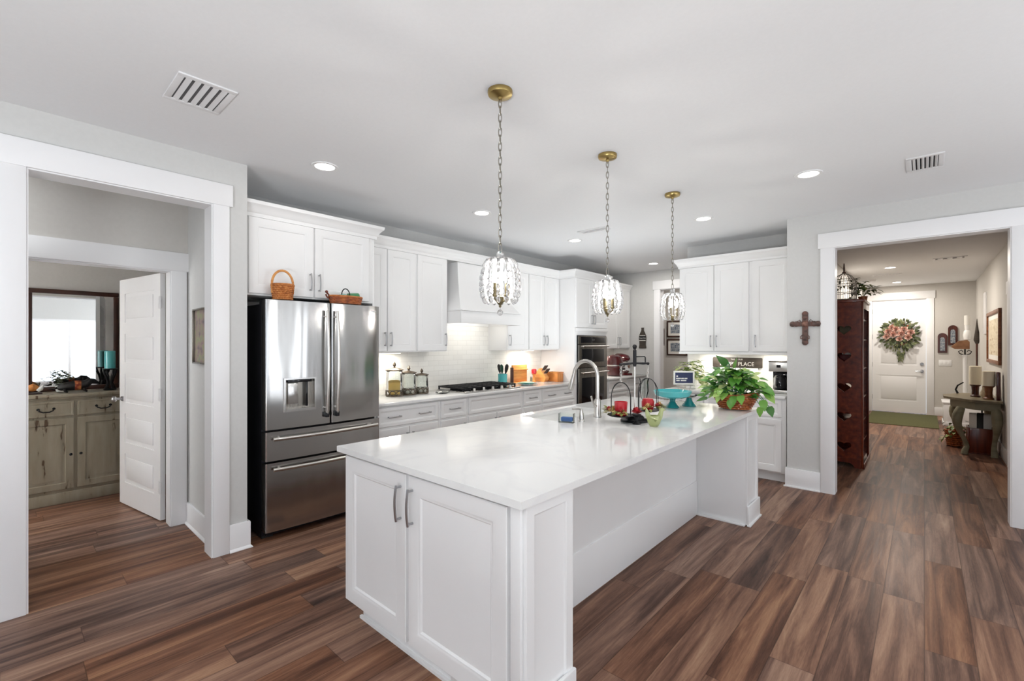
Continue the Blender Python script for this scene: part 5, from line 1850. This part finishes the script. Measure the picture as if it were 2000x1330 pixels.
for nm, lb, x0, x1, y0, y1, z, h, mm in (('book', 'red spined book lying upright on the third bookcase shelf from the top', .20, .40, .08, .12, 1.171, .16, 'burgundy'),
                                      ('box', 'pale box beside the red book on the bookcase', .22, .41, .13, .28, 1.171, .20, 'paper_white'),
                                      ('book', 'tan book standing on the second bookcase shelf from the top', .2, .39, .10, .16, 1.521, .17, 'table_top_wood'),
                                      ('box', 'dark box near the bottom of the bookcase', .15, .40, .12, .40, .301, .16, 'frame_brown')):
    tag(MB().box(BX0 + x0, BX0 + x1, BY0 + y0, BY0 + y1, z, z + h, .004).build(nm, mm), lb, nm)
t = thing('birdcage', 'weathered white birdcage with a finial on top of the bookcase', 'birdcage', (-.735, 6.93, BH + .001))
MB().lathe([(.002, 0), (.135, 0), (.14, .008), (.135, .02), (.002, .02)], n=30).build('tray', 'bird_cage_white', t)
mb = MB()
for k in range(18):
    a = 2 * PI * k / 18
    c, s_ = math.cos(a), math.sin(a)
    mb.tube([(.125 * c, .125 * s_, .018), (.125 * c, .125 * s_, .20), (.11 * c, .11 * s_, .26), (.07 * c, .07 * s_, .31), (.008 * c, .008 * s_, .345)], .003, 5)
for z, r in ((.10, .126), (.20, .126), (.26, .111)):
    mb.tube([(r * math.cos(2 * PI * q / 28), r * math.sin(2 * PI * q / 28), z) for q in range(28)], .004, 6, closed=True)
mb.build('bars', 'bird_cage_white', t)
MB().lathe([(.02, .342), (.022, .35), (.008, .365), (.010, .40), (.006, .46), (.002, .465)], n=14).build('finial', 'rusty_iron', t)
rnd = random.Random(31)
mb = MB()
for k in range(70):
    a = rnd.uniform(0, 2 * PI)
    p = Vector((.132 * math.cos(a), .132 * math.sin(a), rnd.uniform(.14, .28)))
    mb.leaf(p, (math.cos(a) + rnd.uniform(-.8, .8), math.sin(a) + rnd.uniform(-.8, .8), rnd.uniform(-.6, .8)), (0, 0, 1), .045, .028, .2, .3, False)
mb.build('ivy_garland', 'wreath_leaf', t)
t = thing('potted_plant', 'bright green leafy plant beside the birdcage on the bookcase', 'plant', (-.575, 7.24, BH + .001))
MB().lathe([(.03, 0), (.04, .005), (.05, .07), (.046, .07), (.002, .06)], n=20).build('pot', 'bowl_wicker', t)
mb = MB()
for k in range(90):
    an = rnd.uniform(0, 2 * PI); el = rnd.uniform(-.35, 1.5); rr = rnd.uniform(.06, .17)
    p = Vector((math.cos(an) * math.cos(el) * rr, math.sin(an) * math.cos(el) * rr, .11 + math.sin(el) * rr * .95))
    mb.leaf(p, (math.cos(an), math.sin(an), rnd.uniform(-.6, .6)), (0, 0, 1), rnd.uniform(.05, .075), rnd.uniform(.035, .055), .2, .35)
mb.build('foliage', 'hall_leaf', t)
mb = MB()
for k in range(8):
    a = 2 * PI * k / 8
    mb.tube([(0, 0, .06), (.05 * math.cos(a), .05 * math.sin(a), .12), (.1 * math.cos(a), .1 * math.sin(a), .15)], .0025, 5)
mb.build('stem', 'hall_leaf', t)

# wreath on the front door
t = thing('door_wreath', 'wreath of pink and cream blooms and leaves hanging on the front door', 'wreath', (-.40, YD + .017, 1.66))
rnd = random.Random(41)
mb = MB()
for k in range(230):
    a = rnd.uniform(0, 2 * PI)
    rr = rnd.uniform(.10, .31)
    p = Vector((math.cos(a) * rr * 1.0, -.03 - rnd.uniform(0, .05), math.sin(a) * rr * .92))
    mb.leaf(p, (math.cos(a) + rnd.uniform(-.5, .5), rnd.uniform(-.6, .1), math.sin(a) + rnd.uniform(-.5, .5)), (0, -1, .2), rnd.uniform(.06, .10), rnd.uniform(.03, .05), .2, .2, False)
for k in range(60):
    s_ = rnd.random()
    p = Vector((rnd.uniform(-.14, .14) * (1 - s_) + .02, -.03, -.24 - .28 * s_))
    mb.leaf(p, (rnd.uniform(-.6, .6), -.2, -1), (0, -1, 0), rnd.uniform(.06, .1), .025, .2, .2, False)
mb.build('foliage', 'wreath_leaf', t)
MB().tube([(.24 * math.cos(2 * PI * q / 30), -.018, .22 * math.sin(2 * PI * q / 30)) for q in range(30)], .015, 6, closed=True).build('hoop', 'bowl_wicker', t)
for (x, z, r) in ((-.17, .06, .075), (-.05, .11, .07), (.08, .10, .075), (.19, .04, .07), (-.09, .0, .075), (.04, .01, .075), (.15, -.06, .07), (-.20, -.05, .065), (.01, -.10, .06), (-.12, .15, .055)):
    mb = MB()
    n_ = 18
    for k in range(n_):
        an = k * 2.4
        el = 1.35 - 1.5 * k / n_
        q = Vector((math.cos(an) * math.cos(el), math.sin(an) * math.cos(el), math.sin(el)))
        d_ = Vector((q.x, -q.z, q.y))
        mb.leaf(Vector((x, -.075, z)) + d_ * r * .25, d_, Vector((-q.x * .6, -1, -q.y * .6)), r * .9, r * .9, .35, -.25)
    mb.build('flower', 'petal_pink', t)

tag(MB().box(-.84, .19, 10.72, 12.62, .0005, .011, .004).build('door_mat', 'green_mat'), 'plain olive green mat on the floor before the front door', 'mat')


def arch_plaque(label, x, z):
    t = thing('arched_plaque', label, 'plaque', (x, YD - .003, z), 0)
    w, h = .07, .20
    arch = [(-w, -h), (w, -h), (w, h - .07)] + [(w * math.cos(PI * k / 10), h - .07 + .07 * math.sin(PI * k / 10)) for k in range(1, 10)] + [(-w, h - .07)]
    MB().prism(arch, -.02, 0, 'y').build('plate', 'dark_wood', t)
    MB().prism([(p[0] * .5, p[1] * .68 - .02) for p in arch], -.024, -.0202, 'y').build('inset', 'print_grey', t)


arch_plaque('lower dark arched plaque on the wall right of the front door', .272, 1.478)
arch_plaque('upper dark arched plaque, nearer the hall corner', .424, 1.632)
t = thing('switch_plate', 'white triple light switch plate below the arched plaques', 'switch', (.312, YD - .001, 1.075))
MB().box(-.095, .095, -.006, 0, -.06, .06, .002).build('plate', 'plain_white', t)
for x in (-.055, 0, .055):
    MB().box(x - .016, x + .016, -.009, -.006, -.033, .033, .001).build('rocker', 'plain_white', t)

# console table along the hall's right wall
t = thing('console_table', 'grey green console table with curved legs along the right hall wall', 'table', (.47, 8.9, 0))
tp = [(.728, 8.33), (.46, 8.38), (.20, 8.76), (.20, 9.12), (.42, 9.5), (.728, 9.52)]
tp = [(x - .47, y - 8.9) for x, y in tp]
MB().prism(tp, .708, .735).build('table_top', 'table_top_wood', t)
tp2 = [(x * .84 + .03, y * .84) for x, y in tp]
MB().prism(tp2, .60, .708).build('apron', 'grey_green_paint', t)
for (x, y) in ((-.10, -.42), (.205, -.44), (-.10, .42), (.205, .44)):
    dx = -1 if x < 0 else .25
    dy = -1 if y < 0 else 1
    pts = []
    for k in range(13):
        s_ = k / 12
        o_ = .05 * math.sin(s_ * PI * 2 * .8 + .2) + (.02 if s_ > .85 else 0)
        pts.append((x + dx * o_, y + dy * o_ * .8, .62 * (1 - s_) + .004 * s_))
    MB().tube(pts, [.042, .05, .054, .052, .046, .038, .032, .027, .025, .025, .027, .034, .036], 12).build('leg', 'grey_green_paint', t)
TZ = .736
def pillar(label, x, y, hb, rb, hc, rc, mb_, cat='candle'):
    t = thing('pillar_candle', label, cat, (x, y, TZ), 0, 'candles on the hall table')
    MB().lathe([(rb * 1.15, 0), (rb * 1.2, .012), (rb * .85, .03), (rb * .8, hb * .5), (rb * .9, hb - .025), (rb * 1.25, hb - .01), (rb * 1.25, hb), (.002, hb)], n=22).build('holder', mb_, t)
    MB().lathe([(.002, hb), (rc, hb + .001), (rc * 1.03, hb + hc * .5), (rc, hb + hc), (rc * .8, hb + hc + .004), (.002, hb + hc - .006)], n=24).build('wax', 'cream_wax', t)
pillar('cream pillar candle on a dark brown holder, farther of the table pair', .52, 8.93, .165, .045, .25, .062, 'dark_wood')
pillar('cream pillar candle on an orange brown holder, nearer of the table pair', .625, 8.62, .175, .045, .19, .062, 'hall_brown')
t = thing('small_vase', 'small marbled cream vase between the two pillar candles', 'vase', (.60, 8.83, TZ))
MB().lathe([(.02, 0), (.035, .02), (.04, .07), (.02, .12), (.024, .15), (.018, .15), (.002, .10)], n=20).build('vase_body', 'print_tan', t)
tag(MB().box(.69, .725, 8.52, 8.66, TZ, TZ + .36, .005).build('book', 'burgundy'), 'dark red book leaning on the wall behind the nearer pillar candle', 'book')
tag(MB().tube([(.36, 9.28, TZ + .008), (.34, 9.30, TZ + .06), (.36, 9.29, TZ + .12), (.42, 9.28, TZ + .17)], [.014, .011, .010, .008], 10).build('iron_hook', 'black_metal'), 'curved black iron ornament at the far end of the hall table', 'ornament')
t = thing('wooden_crate', 'red brown wooden crate on the floor under the hall table', 'crate', (.56, 8.80, 0))
MB().box(-.13, .13, -.16, .16, 0, .02).box(-.13, -.112, -.16, .16, .02, .34, .003).box(.112, .13, -.16, .16, .02, .34, .003).box(-.112, .112, -.16, -.142, .02, .34, .003).box(-.112, .112, .142, .16, .02, .34, .003).build('crate_body', 'red_wood', t)
t = thing('striped_cushion', 'white cushion with a black band standing in the crate', 'cushion', (.56, 8.79, .025), R(-8))
mb = MB()
rings = []
for k in range(9):
    s_ = k / 8
    x = -.105 + .21 * s_
    th = .03 + .035 * math.sin(PI * s_)
    rings.append([(x, -th, .02), (x, -th * .6, .0), (x, th * .6, .0), (x, th, .02), (x, th * 1.2, .25), (x, th, .48), (x, th * .5, .50), (x, -th * .5, .50), (x, -th, .48), (x, -th * 1.2, .25)])
mb.ring_loft(rings).build('cushion_body', 'paper_white', t, smooth=60)
mb = MB()
rings = []
for k in range(4):
    s_ = .36 + .10 * k
    x = -.105 + .21 * s_
    th = .034 + .035 * math.sin(PI * s_)
    rings.append([(x, -th, .02), (x, th, .02), (x, th * 1.2, .25), (x, th, .485), (x, th * .5, .505), (x, -th * .5, .505), (x, -th, .485), (x, -th * 1.2, .25)])
mb.ring_loft(rings).build('band', 'black_rubber', t, smooth=60)
t = thing('plant_basket', 'brown wicker basket with trailing greenery under the hall table', 'basket', (.32, 9.12, 0))
woven(MB(), .07, .10, .004, .24, n=16, levels=8).build('basket', 'bowl_wicker', t)
MB().tube([(0, .10 * math.cos(PI * k / 14), .24 + .14 * math.sin(PI * k / 14)) for k in range(15)], .009, 8).build('hoop_handle', 'bowl_wicker', t)
mb = MB()
for k in range(70):
    an = rnd.uniform(0, 2 * PI); rr = rnd.uniform(.05, .13)
    mb.leaf((math.cos(an) * rr, math.sin(an) * rr, .24 + rnd.uniform(-.12, .10) * (rr / .1)), (math.cos(an), math.sin(an), rnd.uniform(-.9, .3)), (0, 0, 1), .06, .04, .2, .35)
mb.build('foliage', 'hall_leaf', t)
t = thing('white_chest', 'small white panelled chest against the wall beyond the hall table', 'chest', (.255, 11.25, 0))
MB().box(0, .47, 0, .55, .07, .40, .003).build('chest_body', 'trim_white', t)
MB().box(-.012, .472, -.012, .562, 0, .07, .006).build('plinth', 'trim_white', t)
MB().box(-.02, .472, -.02, .57, .40, .425, .005).build('lid', 'trim_white', t)
for q in (.06, .27):
    MB().box(q, q + .15, -.004, 0, .12, .36, .003).build('panel', 'trim_white', t)
t = thing('candle_stand', 'tall white floor candle stand with a brown tray in the hall corner', 'candle stand', (.58, 12.35, 0))
MB().lathe([(.12, 0), (.12, .02), (.05, .04), (.04, .10), (.032, .3), (.03, 1.0), (.034, 1.22), (.045, 1.25), (.002, 1.25)], n=22).build('post', 'plain_white', t)
MB().prism([(-.20, 1.40), (-.14, 1.36), (.06, 1.36), (.06, 1.50), (.03, 1.53), (-.08, 1.52)], -.07, .07, 'y').build('tray', 'tray_wood', t)
mb = MB()
for s_ in (-1, 1):
    mb.tube([(s_ * .02, 0, 1.25), (s_ * .07, 0, 1.27), (s_ * .09, 0, 1.31), (s_ * .05, 0, 1.34), (s_ * .03, 0, 1.31)], .008, 6)
mb.tube([(0, 0, 1.25), (0, 0, 1.36)], .012, 8)
mb.build('scroll', 'black_metal', t)
MB().lathe([(.03, 1.531), (.05, 1.54), (.06, 1.62), (.05, 1.7), (.035, 1.72), (.04, 1.82), (.002, 1.82)], (.03, 0, 0), 20).build('cup', 'white_ceramic', t)
MB().lathe([(.002, 1.821), (.042, 1.821), (.042, 2.0), (.002, 2.005)], (.03, 0, 0), 20).build('candle', 'paper_white', t)
t = thing('wall_ornament', 'dark spear shaped ornament hanging on the right hall wall', 'ornament', (XH1 - .03, 12.0, 1.48))
MB().tube([(0, 0, .44), (0, 0, .25), (0, 0, .05), (0, 0, -.02)], [.003, .022, .045, .02], 12).build('blade', 'sign_wood_dark', t)
MB().tube([(0, 0, -.02), (0, 0, -.42)], [.016, .014], 10).sphere((0, 0, -.425), .018, 10).build('shaft', 'dark_wood', t)
picture('framed_picture', 'wide brown framed cream print on the right hall wall', (XH1 - .002, 9.48, 1.555), R(-90), 1.55, .75, .05, 'hall_brown', 'print_tan', .07, .03)
